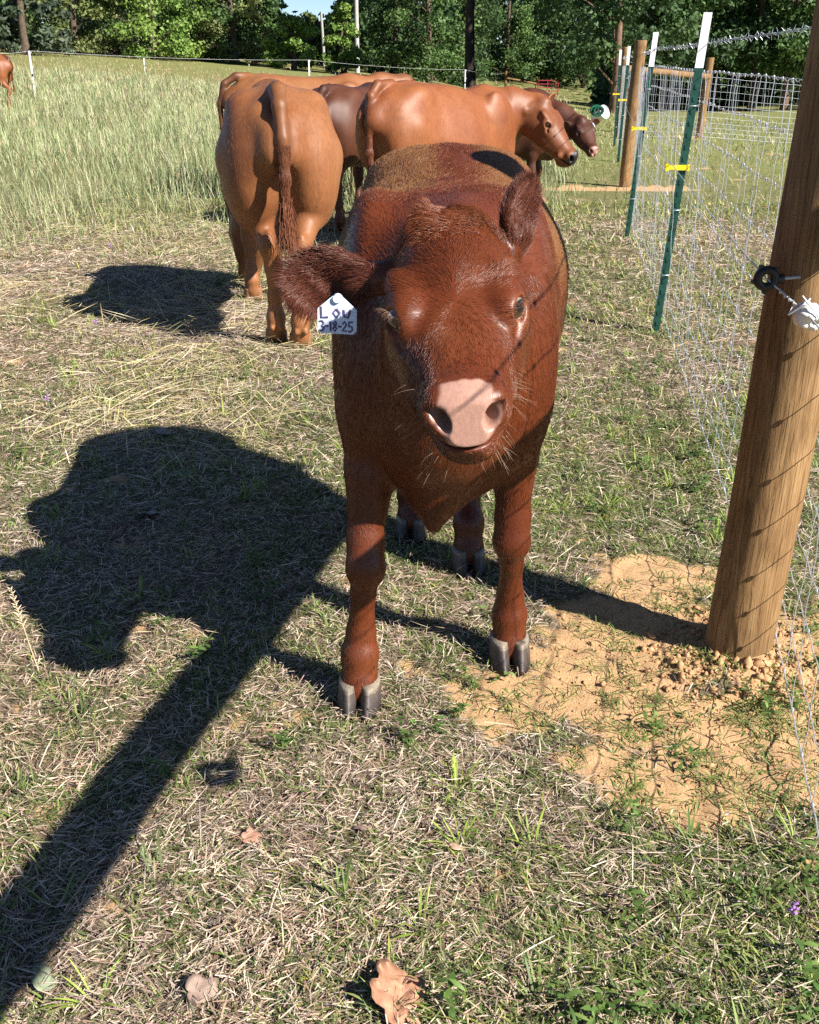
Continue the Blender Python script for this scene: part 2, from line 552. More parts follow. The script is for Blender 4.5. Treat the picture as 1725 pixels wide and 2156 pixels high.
def net_fence(name, pts, label, step=0.152, barbed=1.375, thick=0.00112, group='net fence runs', crimps=True, sag=0.0):
    root = empty(name, (pts[0][0], pts[0][1], 0.0))
    tag(root, label, 'wire fence', group)
    org = Vector((pts[0][0], pts[0][1], 0))
    rs = random.Random(len(pts) * 31 + int(pts[0][0] * 100))
    track = resample(pts, step)
    gz = [float(terrain(p.x, p.y)) for p in track]
    def P(i, h):
        p = track[i]
        return Vector((p.x + lean_at(p.y) * h, p.y, gz[i] + h)) - org
    # line wires, crimped between the stays
    for hi, h in enumerate(HEIGHTS):
        mb = MB(); line = []
        r = thick * (1.45 if hi in (0, len(HEIGHTS) - 1) else 1.1)
        for i in range(len(track) - 1):
            a, b = P(i, h), P(i + 1, h)
            near = track[i].y < 9 and crimps
            k = 8 if near else 1
            for q in range(k):
                t = q / k
                w = 0.0 if not near else 0.0042 * math.sin(t * 2 * math.pi * 1.5) * math.sin(math.pi * t)
                line.append(a.lerp(b, t) + Vector((0, 0, w + 0.003 * math.sin(i * 0.9 + hi))))
        line.append(P(len(track) - 1, h))
        mb.tube(line, r, 5, False)
        # knots where stays cross
        for i in range(len(track)):
            if track[i].y < 9:
                c = P(i, h) + Vector((0, 0, 0.003 * math.sin(i * 0.9 + hi)))
                d = Vector((0, 0, 1))
                mb.tube([c - d * 0.006, c - d * 0.002, c + d * 0.002, c + d * 0.006], [r * 1.2, r * 2.3, r * 2.3, r * 1.2], 6)
        mb.build('line_wire', GALV, root)
    # stay wires share one mesh
    mb = MB()
    zz = [0.0]
    line = [Vector((0.0025 * math.sin(t * 1.9), 0.0, HEIGHTS[0] + (HEIGHTS[-1] - HEIGHTS[0]) * t / 20)) for t in range(21)]
    mb.tube(line, thick, 5, False)
    me = None
    for i in range(len(track)):
        if me is None:
            o = mb.build('stay_wire', GALV, root); me = o.data
        else:
            o = bpy.data.objects.new('stay_wire', me); COL.objects.link(o); o.parent = root
        p = P(i, 0)
        o.location = p
        o.rotation_euler = (rs.uniform(-0.012, 0.012), math.atan(lean_at(track[i].y)) + rs.uniform(-0.012, 0.012), rs.uniform(0, 6.28))
    # barbed strand: two twisted wires and four-point barbs
    if barbed:
        mb = MB()
        fine = resample(pts, 0.02)
        fine = [p for p in fine if p.y < 14 or True]
        if len(fine) > 1300: fine = fine[:1300]
        for s in (0, math.pi):
            line = []
            for i, p in enumerate(fine):
                a = i * 0.55 + s
                g = float(gz[min(len(gz) - 1, int(i * 0.02 / step))])
                c = Vector((p.x + lean_at(p.y) * barbed - 0.006, p.y, g + barbed)) - org
                line.append(c + Vector((math.cos(a), 0, math.sin(a))) * 0.0022)
            mb.tube(line, 0.0013, 4, False)
        for i in range(3, len(fine) - 3, 6):
            p = fine[i]
            g = float(gz[min(len(gz) - 1, int(i * 0.02 / step))])
            c = Vector((p.x + lean_at(p.y) * barbed - 0.006, p.y, g + barbed)) - org
            d = Vector((pts[1][0] - pts[0][0], pts[1][1] - pts[0][1], 0)).normalized()
            n1 = Vector((0, 0, 1)); n2 = d.cross(n1)
            a0 = rs.uniform(0, 3.1)
            for k in range(4):
                a = a0 + k * math.pi / 2 + rs.uniform(-0.3, 0.3)
                q = (n1 * math.sin(a) + n2 * math.cos(a)) + d * rs.uniform(-0.3, 0.3)
                mb.tube([c, c + q * 0.017], [0.0012, 0.0005], 4, False)
            mb.tube([c - d * 0.005, c + d * 0.005], [0.0045, 0.0045], 6, False)
        mb.build('barbed_wire', GALV, root)
    return root
net_fence('net_fence', fence_line(), 'galvanised woven wire net with barbed top strand running away along the right')
net_fence('net_fence', [(CORNER.x + 0.06, CORNER.y + 0.1), (6.43, 23.68), (9.5, 24.6), (13.0, 25.4)], 'woven wire net crossing behind the far corner post on the right', crimps=False, thick=0.0018)

# ---- electric strand and its fittings on the corner post
def electric():
    root = empty('electric_wire', (0.70, 1.99, 0.91))
    org = Vector(root.location)
    tag(root, 'single smooth electric wire passing through the black ring on the nearest post', 'wire')
    pts = [(0.47, 0.55, 0.86), (0.565, 0.92, 0.893), (0.772, 1.945, 0.852), (0.697, 1.985, 0.912)]
    pts2 = [(0.697, 1.985, 0.912), (1.275, 5.18, 0.845), (1.735, 8.27, 0.845), (2.37, 11.95, 0.86), (2.93, 15.17, 0.9), (3.47, 18.37, 0.95), (4.0, 20.95, 1.02)]
    for P, nm in ((pts[:3], 'wire_run'), (pts[2:], 'wire_run'), (pts2, 'wire_run')):
        mb = MB(); line = []
        for a, b in zip(P[:-1], P[1:]):
            A, B = Vector(a), Vector(b); L = (B - A).length
            for k in range(6):
                t = k / 6
                line.append(A.lerp(B, t) - Vector((0, 0, 0.010 * min(L, 3) * t * (1 - t))) - org)
        line.append(Vector(P[-1]) - org)
        mb.tube(line, 0.0016, 6, False)
        mb.build(nm, GALV, root)
    mb = MB()
    c = Vector((0.735, 1.965, 0.880)) - org
    d = (Vector((0.697, 1.985, 0.912)) - Vector((0.772, 1.945, 0.852))).normalized()
    s = d.cross(Vector((0, 1, 0))).normalized(); u = d.cross(s)
    line = [c + d * (k * 0.0022 - 0.02) + (s * math.cos(k * 1.2) + u * math.sin(k * 1.2)) * 0.0035 for k in range(20)]
    mb.tube(line, 0.0014, 5, False)
    mb.build('wrapped_splice', GALV, root)
electric()

def ring_insulator(loc, post_dx, label, rz=0.0, sc=1.0):
    root = empty('ring_insulator', loc, rz)
    root.scale = (sc, sc, sc)
    tag(root, label, 'insulator', 'black ring insulators')
    mb = MB(); mb.torus((0, 0, 0), 0.0165, 0.0085, 'y', 28, 12, 1.15)
    for k in range(5):
        a = math.radians(-30 + k * 75)
        mb.box((0.025 * math.cos(a) - 0.004, -0.005, 0.025 * math.sin(a) - 0.004), (0.025 * math.cos(a) + 0.004, 0.005, 0.025 * math.sin(a) + 0.004))
    mb.tube([(0.020, 0, 0), (0.030, 0, 0), (0.034, 0, 0)], [0.009, 0.010, 0.008], 10)
    mb.build('ring', BLACK, root)
    mb = MB(); mb.tube([(0.033, 0, 0), (post_dx, 0.02, -0.0)], 0.0032, 8)
    mb.build('screw', GALV, root)
ring_insulator((0.697, 1.985, 0.912), 0.085, 'black plastic ring insulator screwed to the nearest wooden post')
ring_insulator((0.565, 0.92, 0.893), 0.06, 'black ring insulator on the fence beside the camera, seen by its round shadow', math.radians(53.6), 1.3)

def strain_insulator():
    root = empty('strain_insulator', (0.777, 1.945, 0.848))
    root.rotation_euler = (0.2, 0.35, 0.3)
    tag(root, 'white ribbed porcelain strain insulator wired in front of the nearest post', 'insulator')
    v = []; f = []
    n, rows = 48, 16
    for i in range(rows + 1):
        t = i / rows
        x = (t - 0.5) * 0.062
        prof = (math.sin(math.pi * min(1, max(0, t))) ** 0.55) * 0.027 * (1 - 0.22 * math.exp(-((t - 0.5) / 0.12) ** 2)) + 0.002
        for k in range(n):
            a = 2 * math.pi * k / n
            q = prof * (1 + 0.13 * math.cos(a * 6 + t * 2.5))
            v.append((x, q * math.cos(a), q * math.sin(a)))
    for i in range(rows):
        for k in range(n):
            f.append((i * n + k, i * n + (k + 1) % n, (i + 1) * n + (k + 1) % n, (i + 1) * n + k))
    f.append(tuple(range(n))[::-1]); f.append(tuple(rows * n + k for k in range(n)))
    obj('porcelain_body', mesh_from('porcelain_body', v, f), CERAMIC, root)
    mb = MB()
    mb.tube([(-0.04, 0.0, 0.03), (-0.01, -0.03, 0.012), (0.02, -0.03, -0.012), (0.06, -0.01, -0.03)], 0.0018, 6)
    mb.tube([(-0.045, 0.0, -0.012), (-0.034, -0.012, 0.018), (-0.02, 0.0, 0.03), (-0.03, 0.02, 0.0), (-0.045, 0.0, -0.012)], 0.0018, 6)
    mb.build('tie_wire', GALV, root)
strain_insulator()
def post_staples():
    root = empty('tie_wire', (0.80, 1.98, 1.2))
    tag(root, 'thin galvanised wire running down the face of the nearest post', 'wire')
    mb = MB()
    mb.tube([(0.024, -0.003, 0.10), (0.022, -0.004, 0.0), (0.030, -0.004, -0.10), (0.05, 0.006, -0.22)], 0.0018, 6)
    mb.build('strand', GALV, root)
post_staples()
# ------------------------------------------------------------------ organic bodies: signed distance field -> one continuous surface
import openvdb

class Field:
    def __init__(self, xs, ys, zs):
        self.ax = [np.asarray(a, np.float32) for a in (xs, ys, zs)]
        self.F = np.full([len(a) for a in self.ax], 0.5, np.float32)
    def region(self, lo, hi):
        sl = []
        for a, l, h in zip(self.ax, lo, hi):
            i0 = max(0, int(np.searchsorted(a, l)) - 1); i1 = min(len(a), int(np.searchsorted(a, h)) + 1)
            if i1 - i0 < 1: return None, None
            sl.append(slice(i0, i1))
        g = np.meshgrid(*[a[s] for a, s in zip(self.ax, sl)], indexing='ij', sparse=True)
        return tuple(sl), g
    def op(self, fn, lo, hi, k, mode='add'):
        pad = k * 1.2 + 0.03
        sl, g = self.region([v - pad for v in lo], [v + pad for v in hi])
        if sl is None: return
        d = fn(*g).astype(np.float32)
        a = self.F[sl]
        if mode == 'add':
            if k > 0:
                h = np.clip(0.5 + 0.5 * (a - d) / k, 0, 1)
                self.F[sl] = a + (d - a) * h - k * h * (1 - h)
            else:
                self.F[sl] = np.minimum(a, d)
        else:
            if k > 0:
                h = np.clip(0.5 - 0.5 * (a + d) / k, 0, 1)
                self.F[sl] = a + (-d - a) * h + k * h * (1 - h)
            else:
                self.F[sl] = np.maximum(a, -d)
    # --- primitives
    def ell(self, c, r, k=0.03, R=None, mode='add'):
        c = np.asarray(c, float); r = np.asarray(r, float); m = float(max(r))
        if R is None: R = np.eye(3)
        def fn(X, Y, Z):
            x, y, z = X - c[0], Y - c[1], Z - c[2]
            u = R[0, 0] * x + R[1, 0] * y + R[2, 0] * z
            v = R[0, 1] * x + R[1, 1] * y + R[2, 1] * z
            w = R[0, 2] * x + R[1, 2] * y + R[2, 2] * z
            k0 = np.sqrt((u / r[0]) ** 2 + (v / r[1]) ** 2 + (w / r[2]) ** 2)
            k1 = np.sqrt((u / r[0] ** 2) ** 2 + (v / r[1] ** 2) ** 2 + (w / r[2] ** 2) ** 2) + 1e-6
            return k0 * (k0 - 1) / k1
        ext = np.sqrt(((R * r) ** 2).sum(1))
        self.op(fn, c - ext, c + ext, k, mode)
    def cone(self, a, b, ra, rb, k=0.03, flat=1.0, side=(0, 1, 0), mode='add'):
        """tapered capsule; flat<1 thins it along the direction side"""
        a = np.asarray(a, float); b = np.asarray(b, float); ba = b - a; L2 = float(ba @ ba)
        s = np.asarray(side, float); s = s / np.linalg.norm(s)
        def fn(X, Y, Z):
            x, y, z = X - a[0], Y - a[1], Z - a[2]
            t = np.clip((x * ba[0] + y * ba[1] + z * ba[2]) / L2, 0, 1)
            dx, dy, dz = x - t * ba[0], y - t * ba[1], z - t * ba[2]
            if flat != 1.0:
                q = (dx * s[0] + dy * s[1] + dz * s[2]) * (1 / flat - 1)
                dx = dx + q * s[0]; dy = dy + q * s[1]; dz = dz + q * s[2]
            tt = t * t * (3 - 2 * t)
            return (np.sqrt(dx * dx + dy * dy + dz * dz) - (ra + (rb - ra) * tt)) * min(1.0, max(flat, 0.6))
        m = max(ra, rb)
        self.op(fn, np.minimum(a, b) - m, np.maximum(a, b) + m, k, mode)
    def profile(self, O, R, xs, top, bot, wid, k=0.04, n=2.3, taper=None, cy=None, mode='add'):
        """solid given by its top line, bottom line and half width along a local x axis"""
        O = np.asarray(O, float); xs = np.asarray(xs, float)
        x0, x1 = xs[0], xs[-1]
        fine = np.linspace(x0, x1, 240)
        def sm(v):
            y = np.interp(fine, xs, v)
            ker = np.hanning(23); ker /= ker.sum()
            yp = np.pad(y, 11, mode='edge')
            return np.convolve(yp, ker, 'valid')
        T, B, W = sm(top), sm(bot), sm(wid)
        TP = sm(taper) if taper is not None else np.zeros(240)
        CY = sm(cy) if cy is not None else np.zeros(240)
        def fn(X, Y, Z):
            x, y, z = X - O[0], Y - O[1], Z - O[2]
            u = R[0, 0] * x + R[1, 0] * y + R[2, 0] * z
            v = R[0, 1] * x + R[1, 1] * y + R[2, 1] * z
            w = R[0, 2] * x + R[1, 2] * y + R[2, 2] * z
            uc = np.clip(u, x0, x1)
            f = (uc - x0) / (x1 - x0) * 239
            i = np.clip(f.astype(np.int32), 0, 238); fr = f - i
            lk = lambda A: A[i] + (A[i + 1] - A[i]) * fr
            t, b, wd, tp, cc = lk(T), lk(B), lk(W), lk(TP), lk(CY)
            hz = (t - b) * 0.5; zc = (t + b) * 0.5
            s = np.clip((w - zc) / hz, -1, 1)
            wd = wd * (1 + tp * s)
            mn = np.minimum(wd, hz)
            over = (u - uc) / mn
            q = (np.abs((v - cc) / wd) ** n + np.abs((w - zc) / hz) ** n) ** (1 / n)
            q = np.sqrt(q * q + over * over)
            return (q - 1) * mn
        # bounding box from the rotated corners
        m = max(W) * 1.5
        P = np.array([[x, y, z] for x in (x0 - m * 0.6, x1 + m * 0.6) for y in (-m, m) for z in (min(B), max(T))])
        P = O + P @ R.T
        self.op(fn, P.min(0), P.max(0), k, mode)
    def mesh(self, name):
        g = openvdb.FloatGrid(); g.background = 0.5
        F = self.F
        F[0] = F[-1] = 0.5; F[:, 0] = F[:, -1] = 0.5; F[:, :, 0] = F[:, :, -1] = 0.5
        g.copyFromArray(F)
        v, q = g.convertToQuads(0.0)
        out = np.empty_like(v)
        for i in range(3):
            out[:, i] = np.interp(v[:, i], np.arange(len(self.ax[i])), self.ax[i])
        return out, q[:, ::-1].copy()

def rotm(yaw=0, pitch=0, roll=0):
    """columns: forward, left, up. yaw turns left, pitch raises the nose, roll lifts the left side"""
    cy, sy = math.cos(yaw), math.sin(yaw); cp, sp = math.cos(pitch), math.sin(pitch); cr, sr = math.cos(roll), math.sin(roll)
    Rz = np.array([[cy, -sy, 0], [sy, cy, 0], [0, 0, 1]])
    Ry = np.array([[cp, 0, -sp], [0, 1, 0], [sp, 0, cp]])
    Rx = np.array([[1, 0, 0], [0, cr, -sr], [0, sr, cr]])
    return Rz @ Ry @ Rx

def frame(fwd, up):
    f = np.asarray(fwd, float); f /= np.linalg.norm(f)
    u = np.asarray(up, float); u = u - f * (u @ f); u /= np.linalg.norm(u)
    return np.stack([f, np.cross(u, f), u], 1)

def keep_largest(v, q):
    """drop stray islands so the body is one continuous surface"""
    n = len(v); lab = np.arange(n)
    e = np.concatenate([q[:, [0, 1]], q[:, [1, 2]], q[:, [2, 3]], q[:, [3, 0]]])
    for _ in range(400):
        m = np.minimum(lab[e[:, 0]], lab[e[:, 1]])
        new = lab.copy()
        np.minimum.at(new, e[:, 0], m); np.minimum.at(new, e[:, 1], m)
        new = new[new]
        if (new == lab).all(): break
        lab = new
    u, c = np.unique(lab, return_counts=True)
    ok = lab == u[np.argmax(c)]
    mp = np.cumsum(ok) - 1
    q = q[ok[q].all(1)]
    v, q = v[ok], mp[q]
    c = v[q].mean(1)
    nn = np.cross(v[q[:, 2]] - v[q[:, 0]], v[q[:, 3]] - v[q[:, 1]])
    if (c * nn).sum() < 0:
        q = q[:, ::-1].copy()
    return v, q

def relax(v, q, it=2, lam=0.5):
    n = len(v)
    e = np.concatenate([q[:, [0, 1]], q[:, [1, 2]], q[:, [2, 3]], q[:, [3, 0]]])
    cnt = np.bincount(e[:, 0], minlength=n) + np.bincount(e[:, 1], minlength=n)
    for _ in range(it):
        s = np.stack([np.bincount(e[:, 0], v[e[:, 1], i], n) + np.bincount(e[:, 1], v[e[:, 0], i], n) for i in range(3)], 1)
        v = v + lam * (s / np.maximum(cnt, 1)[:, None] - v)
    return v

def vnormals(v, q):
    n = np.cross(v[q[:, 2]] - v[q[:, 0]], v[q[:, 3]] - v[q[:, 1]])
    out = np.stack([sum(np.bincount(q[:, j], n[:, i], len(v)) for j in range(4)) for i in range(3)], 1)
    return out / (np.linalg.norm(out, axis=1, keepdims=True) + 1e-12)

# ---- the bovine head, in its own frame (origin at the poll, x to the nose, y left, z up), S scales it
def add_head(F, O, R, S=1.0, ears=None, wide=1.0, ex=0.0):
    O = np.asarray(O, float)
    W = lambda p: O + R @ (np.asarray(p, float) * S)
    xs = np.array([-0.035, 0.0, 0.05, 0.10, 0.15, 0.20, 0.26, 0.32, 0.36, 0.385, 0.400, 0.412]) * S
    top = np.array([-0.055, -0.004, 0.014, 0.018, 0.014, 0.002, -0.016, -0.030, -0.038, -0.046, -0.056, -0.070]) * S
    bot = np.array([-0.13, -0.175, -0.205, -0.218, -0.218, -0.206, -0.190, -0.178, -0.174, -0.174, -0.172, -0.160]) * S
    wid = np.array([0.050, 0.078, 0.094, 0.103, 0.108, 0.108, 0.097, 0.078, 0.067, 0.061, 0.055, 0.045]) * S * wide
    tap = np.array([0.1, 0.12, 0.12, 0.08, 0.02, -0.06, -0.14, -0.12, 0.02, 0.16, 0.22, 0.22])
    F.profile(O, R, xs, top, bot, wid, 0.05 * S, 2.5, tap)
    for s in (-1, 1):
        # jaw muscle, cheek bone ridge, brow, nose side
        F.ell(W((0.090 + ex, s * 0.070, -0.122)), np.array([0.082, 0.044, 0.066]) * S, 0.04 * S, R @ rotm(0, 0.25, 0))
        F.cone(W((0.165 + ex, s * 0.088, -0.064)), W((0.300, s * 0.054, -0.088)), 0.017 * S, 0.010 * S, 0.035 * S)
        F.ell(W((0.135 + ex, s * 0.084, -0.010)), np.array([0.046, 0.018, 0.013]) * S, 0.035 * S, R @ rotm(-s * 0.25, -0.2, 0))
        # orbit
        F.ell(W((0.168 + ex, s * 0.082, -0.038)), np.array([0.040, 0.0290, 0.031]) * S, 0.022 * S)
        # fleshy upper lip at the side of the pad
        F.ell(W((0.372, s * 0.043, -0.112)), np.array([0.046, 0.024, 0.030]) * S, 0.022 * S)
        # nostril rim
        F.ell(W((0.412, s * 0.041, -0.076)), np.array([0.025, 0.023, 0.028]) * S, 0.018 * S)
    # poll knob and muzzle pad
    F.ell(W((0.008, 0, 0.006)), np.array([0.034, 0.050, 0.022]) * S, 0.05 * S)
    F.ell(W((0.402, 0, -0.082)), np.array([0.044, 0.056, 0.047]) * S, 0.025 * S)
    F.ell(W((0.394, 0, -0.153)), np.array([0.047, 0.047, 0.033]) * S, 0.018 * S)      # chin
    # flatten the bridge of the nose between brow and pad
    for s in (-1, 1):
        # eye opening
        Re = R @ frame((0.70, s * 0.69, 0.20), (0.28, 0, 1))
        F.ell(np.asarray(W((0.168 + ex, s * 0.084, -0.036))) + Re[:, 0] * 0.0250 * S, np.array([0.018, 0.0240, 0.0185]) * S, 0.005 * S, Re, 'sub')
        # lachrymal groove
        F.ell(W((0.205 + ex, s * 0.094, -0.058)), np.array([0.020, 0.006, 0.006]) * S, 0.012 * S, R @ rotm(-s * 0.4, -0.5, 0), 'sub')
        # nostril: a comma opening out to the side
        Rn = R @ frame((0.90, s * 0.38, 0.12), (-0.1, s * 0.55, 0.9))
        F.ell(W((0.446, s * 0.039, -0.078)), np.array([0.044, 0.0115, 0.0195]) * S, 0.010 * S, Rn, 'sub')
        F.ell(W((0.438, s * 0.053, -0.068)), np.array([0.028, 0.0060, 0.0125]) * S, 0.008 * S, R @ frame((0.7, s * 0.6, 0.1), (-0.5, s * 0.9, 0.5)), 'sub')
    # mouth line
    F.ell(W((0.412, 0, -0.124)), np.array([0.056, 0.080, 0.0040]) * S, 0.009 * S, R @ rotm(0, 0.04, 0), 'sub')
    if ears:
        for s, e in ears.items():
            add_ear(F, W, R, S, s, e)
    return W

def add_ear(F, W, R, S, s, e):
    """a cupped leaf-shaped ear. e: direction, cup-facing direction, length, width (head frame)"""
    base = W(e.get('base', (0.012, s * 0.082, -0.028)))
    Rl = R @ frame(e['dir'], e['face'])          # columns: along, across, facing
    L, Wd, th = e['len'] * S, e['wid'] * S, 0.0065 * S
    curl = e.get('curl', 3.2) / S
    bend = e.get('bend', 0.0) / S
    def fn(X, Y, Z):
        x, y, z = X - base[0], Y - base[1], Z - base[2]
        a = Rl[0, 0] * x + Rl[1, 0] * y + Rl[2, 0] * z
        b = Rl[0, 1] * x + Rl[1, 1] * y + Rl[2, 1] * z
        c = Rl[0, 2] * x + Rl[1, 2] * y + Rl[2, 2] * z
        t = np.clip(a / L, 0.0, 1.0)
        w = Wd * (0.30 + 0.70 * smooth01(t / 0.5)) * np.sqrt(np.clip(1 - np.clip((t - 0.55) / 0.45, 0, 1) ** 2.6, 0, 1)) + 1e-4
        cc = curl * b * b * (1.3 - 0.6 * t) - 0.020 * S * np.sin(np.pi * t) + bend * a * a
        d1 = (np.abs(c - cc) - th * (1.2 - 0.5 * t)) / np.sqrt(1 + (2 * curl * b) ** 2)
        d2 = np.abs(b) - w
        d3 = np.maximum(a - L, -a - 0.01 * S)
        m = np.maximum(d2, d3)
        return np.maximum(d1, m) + np.minimum(0, np.maximum(d1, m)) * 0
    P = np.array([[a, b, c] for a in (-0.02 * S, L) for b in (-Wd, Wd) for c in (-0.05 * S, 0.07 * S)])
    P = base + P @ Rl.T
    F.op(fn, P.min(0), P.max(0), 0.010 * S)
    tip = base + Rl[:, 0] * 0.035 * S
    F.cone(W((0.020, s * 0.055, e.get('base', (0, 0, -0.03))[2])), tip, 0.030 * S, 0.021 * S, 0.03 * S)

def add_leg(F, J, rad, k=0.025, flat=1.0):
    for (a, b), (ra, rb) in zip(zip(J[:-1], J[1:]), zip(rad[:-1], rad[1:])):
        F.cone(a, b, ra, rb, k, flat)
# ------------------------------------------------------------------ the calf facing the camera
CALF_O = Vector((0.10, 2.35, 0.0))
CALF_RZ = math.radians(-90.0)          # local x (nose) points at the camera, local y is image right

def nonuni(segs):
    return axis(segs).astype(np.float32)

CALF = {}
def build_calf_body():
    F = Field(nonuni([(-0.66, 0.40, 0.0085), (0.40, 0.98, 0.0030)]),
              nonuni([(-0.37, -0.27, 0.0070), (-0.27, 0.20, 0.0030), (0.20, 0.36, 0.0070)]),
              nonuni([(-0.01, 0.66, 0.0080), (0.66, 1.20, 0.0030)]))
    I = np.eye(3)
    # barrel
    xs = [-0.54, -0.48, -0.40, -0.30, -0.15, 0.0, 0.15, 0.30, 0.42, 0.52]
    top = [0.98, 1.05, 1.092, 1.110, 1.095, 1.070, 1.050, 1.04, 1.01, 0.94]
    bot = [0.74, 0.64, 0.57, 0.53, 0.505, 0.48, 0.455, 0.43, 0.45, 0.55]
    wid = [0.11, 0.155, 0.19, 0.222, 0.262, 0.272, 0.246, 0.205, 0.165, 0.11]
    tap = [0.0, 0.0, 0.03, 0.05, 0.07, 0.09, 0.08, 0.04, 0.0, 0.0]
    F.profile((0, 0, 0), I, xs, top, bot, wid, 0.05, 2.2, tap, [0, 0, 0, 0, 0, -0.004, -0.014, -0.026, -0.032, -0.032])
    # hips, tail head
    for s in (-1, 1):
        F.ell((-0.31, s * 0.115, 1.02), (0.12, 0.07, 0.05), 0.09)
        F.ell((-0.47, s * 0.075, 0.97), (0.06, 0.04, 0.06), 0.06)
    F.cone((-0.38, 0.0, 1.055), (-0.54, 0, 0.99), 0.030, 0.03, 0.06)
    F.cone((-0.54, 0.0, 0.99), (-0.585, 0.01, 0.72), 0.028, 0.018, 0.02)
    F.cone((-0.585, 0.01, 0.72), (-0.57, 0.02, 0.45), 0.018, 0.012, 0.02)
    # shoulders and chest
    for s in (-1, 1):
        F.ell((0.27, -0.026 + s * 0.150, 0.82), (0.15, 0.058, 0.24), 0.10, rotm(0, 0.25, 0))
        F.ell((0.36, -0.028 + s * 0.135, 0.69), (0.10, 0.060, 0.16), 0.08)
    F.ell((0.42, -0.02, 0.70), (0.11, 0.13, 0.20), 0.07)
    # brisket keel hanging between the forelegs
    F.cone((0.43, -0.034, 0.64), (0.465, -0.048, 0.480), 0.108, 0.038, 0.06)
    F.cone((0.515, -0.03, 0.72), (0.490, -0.052, 0.435), 0.020, 0.012, 0.03)
    # neck
    H_O = np.array([0.580, -0.036, 1.041]); H_R = rotm(math.radians(1.5), math.radians(-18), math.radians(6.0))
    F.profile((0.22, 0.0, 0.90), rotm(math.radians(-2), math.radians(8), 0), [-0.10, 0.05, 0.15, 0.25, 0.35, 0.42], [0.14, 0.135, 0.115, 0.095, 0.085, 0.06], [-0.26, -0.28, -0.28, -0.25, -0.20, -0.14], [0.15, 0.145, 0.125, 0.11, 0.10, 0.08], 0.07, 2.2, [-0.15] * 6)
    # throat skin folds
    F.cone((0.50, -0.05, 0.90), (0.505, -0.07, 0.66), 0.055, 0.05, 0.05)
    F.cone((0.56, -0.02, 0.90), (0.52, -0.03, 0.66), 0.040, 0.030, 0.05)
    ears = {1: dict(dir=(-0.60, 0.30, 0.66), face=(0.55, 0.85, 0.05), len=0.138, wid=0.056, curl=5.0, base=(0.010, 0.108, -0.066)),
            -1: dict(dir=(-0.10, -1.0, -0.06), face=(0.88, -0.05, 0.30), len=0.172, wid=0.058, curl=2.6, base=(0.014, -0.122, -0.075))}
    W = add_head(F, H_O, H_R, 1.0, ears, 1.0, 0.050)
    CALF['W'], CALF['H_O'], CALF['H_R'] = W, H_O, H_R
    # legs: shoulder/elbow, knee, cannon, fetlock, pastern
    feet = {'fr': (0.475, -0.210), 'fl': (0.300, 0.135), 'rl': (-0.185, 0.065), 'rr': (-0.40, -0.095)}
    CALF['feet'] = feet
    for s, key, top_xy in ((-1, 'fr', (0.385, -0.172)), (1, 'fl', (0.335, 0.120))):
        fx, fy = feet[key]
        T = lambda t, dx=0, dy=0: np.array([top_xy[0] + (fx - top_xy[0]) * t + dx, top_xy[1] + (fy - top_xy[1]) * t + dy, 0])
        J = [T(0) + [0, 0, 0.66], T(0.25) + [0.0, 0, 0.53], T(0.52, 0.01) + [0, 0, 0.385], T(0.62, 0.018, -s * 0.004) + [0, 0, 0.325], T(0.70, 0.008) + [0, 0, 0.265], T(0.88, -0.012) + [0, 0, 0.165], T(0.96, -0.012) + [0, 0, 0.115], T(1.0, 0.0) + [0, 0, 0.055], T(1.0, 0.008) + [0, 0, 0.040]]
        add_leg(F, J, [0.075, 0.050, 0.037, 0.037, 0.0245, 0.029, 0.038, 0.036, 0.036], 0.018)
        F.ell(T(0.60, 0.030) + [0, 0, 0.335], (0.022, 0.031, 0.040), 0.022)
    for s, key, hip in ((1, 'rl', (-0.34, 0.13)), (-1, 'rr', (-0.36, -0.13))):
        fx, fy = feet[key]
        F.ell((-0.36, s * 0.12, 0.80), (0.13, 0.085, 0.24), 0.08, rotm(0, -0.25, 0))
        J = [np.array([hip[0], hip[1], 0.80]), np.array([hip[0] + 0.05, hip[1] + s * 0.01, 0.62]), np.array([fx - 0.12, (fy + hip[1]) / 2, 0.44]), np.array([fx - 0.10, fy, 0.36]), np.array([fx - 0.05, fy, 0.20]), np.array([fx - 0.02, fy, 0.125]), np.array([fx, fy, 0.06]), np.array([fx + 0.008, fy, 0.044])]
        add_leg(F, J, [0.11, 0.085, 0.048, 0.036, 0.029, 0.039, 0.036, 0.036], 0.022)
    v, q = F.mesh('calf')
    v, q = keep_largest(v, q)
    v = relax(v, q, 2, 0.5)
    return v, q

def head_local(p):
    return (p - CALF['H_O']) @ CALF['H_R']

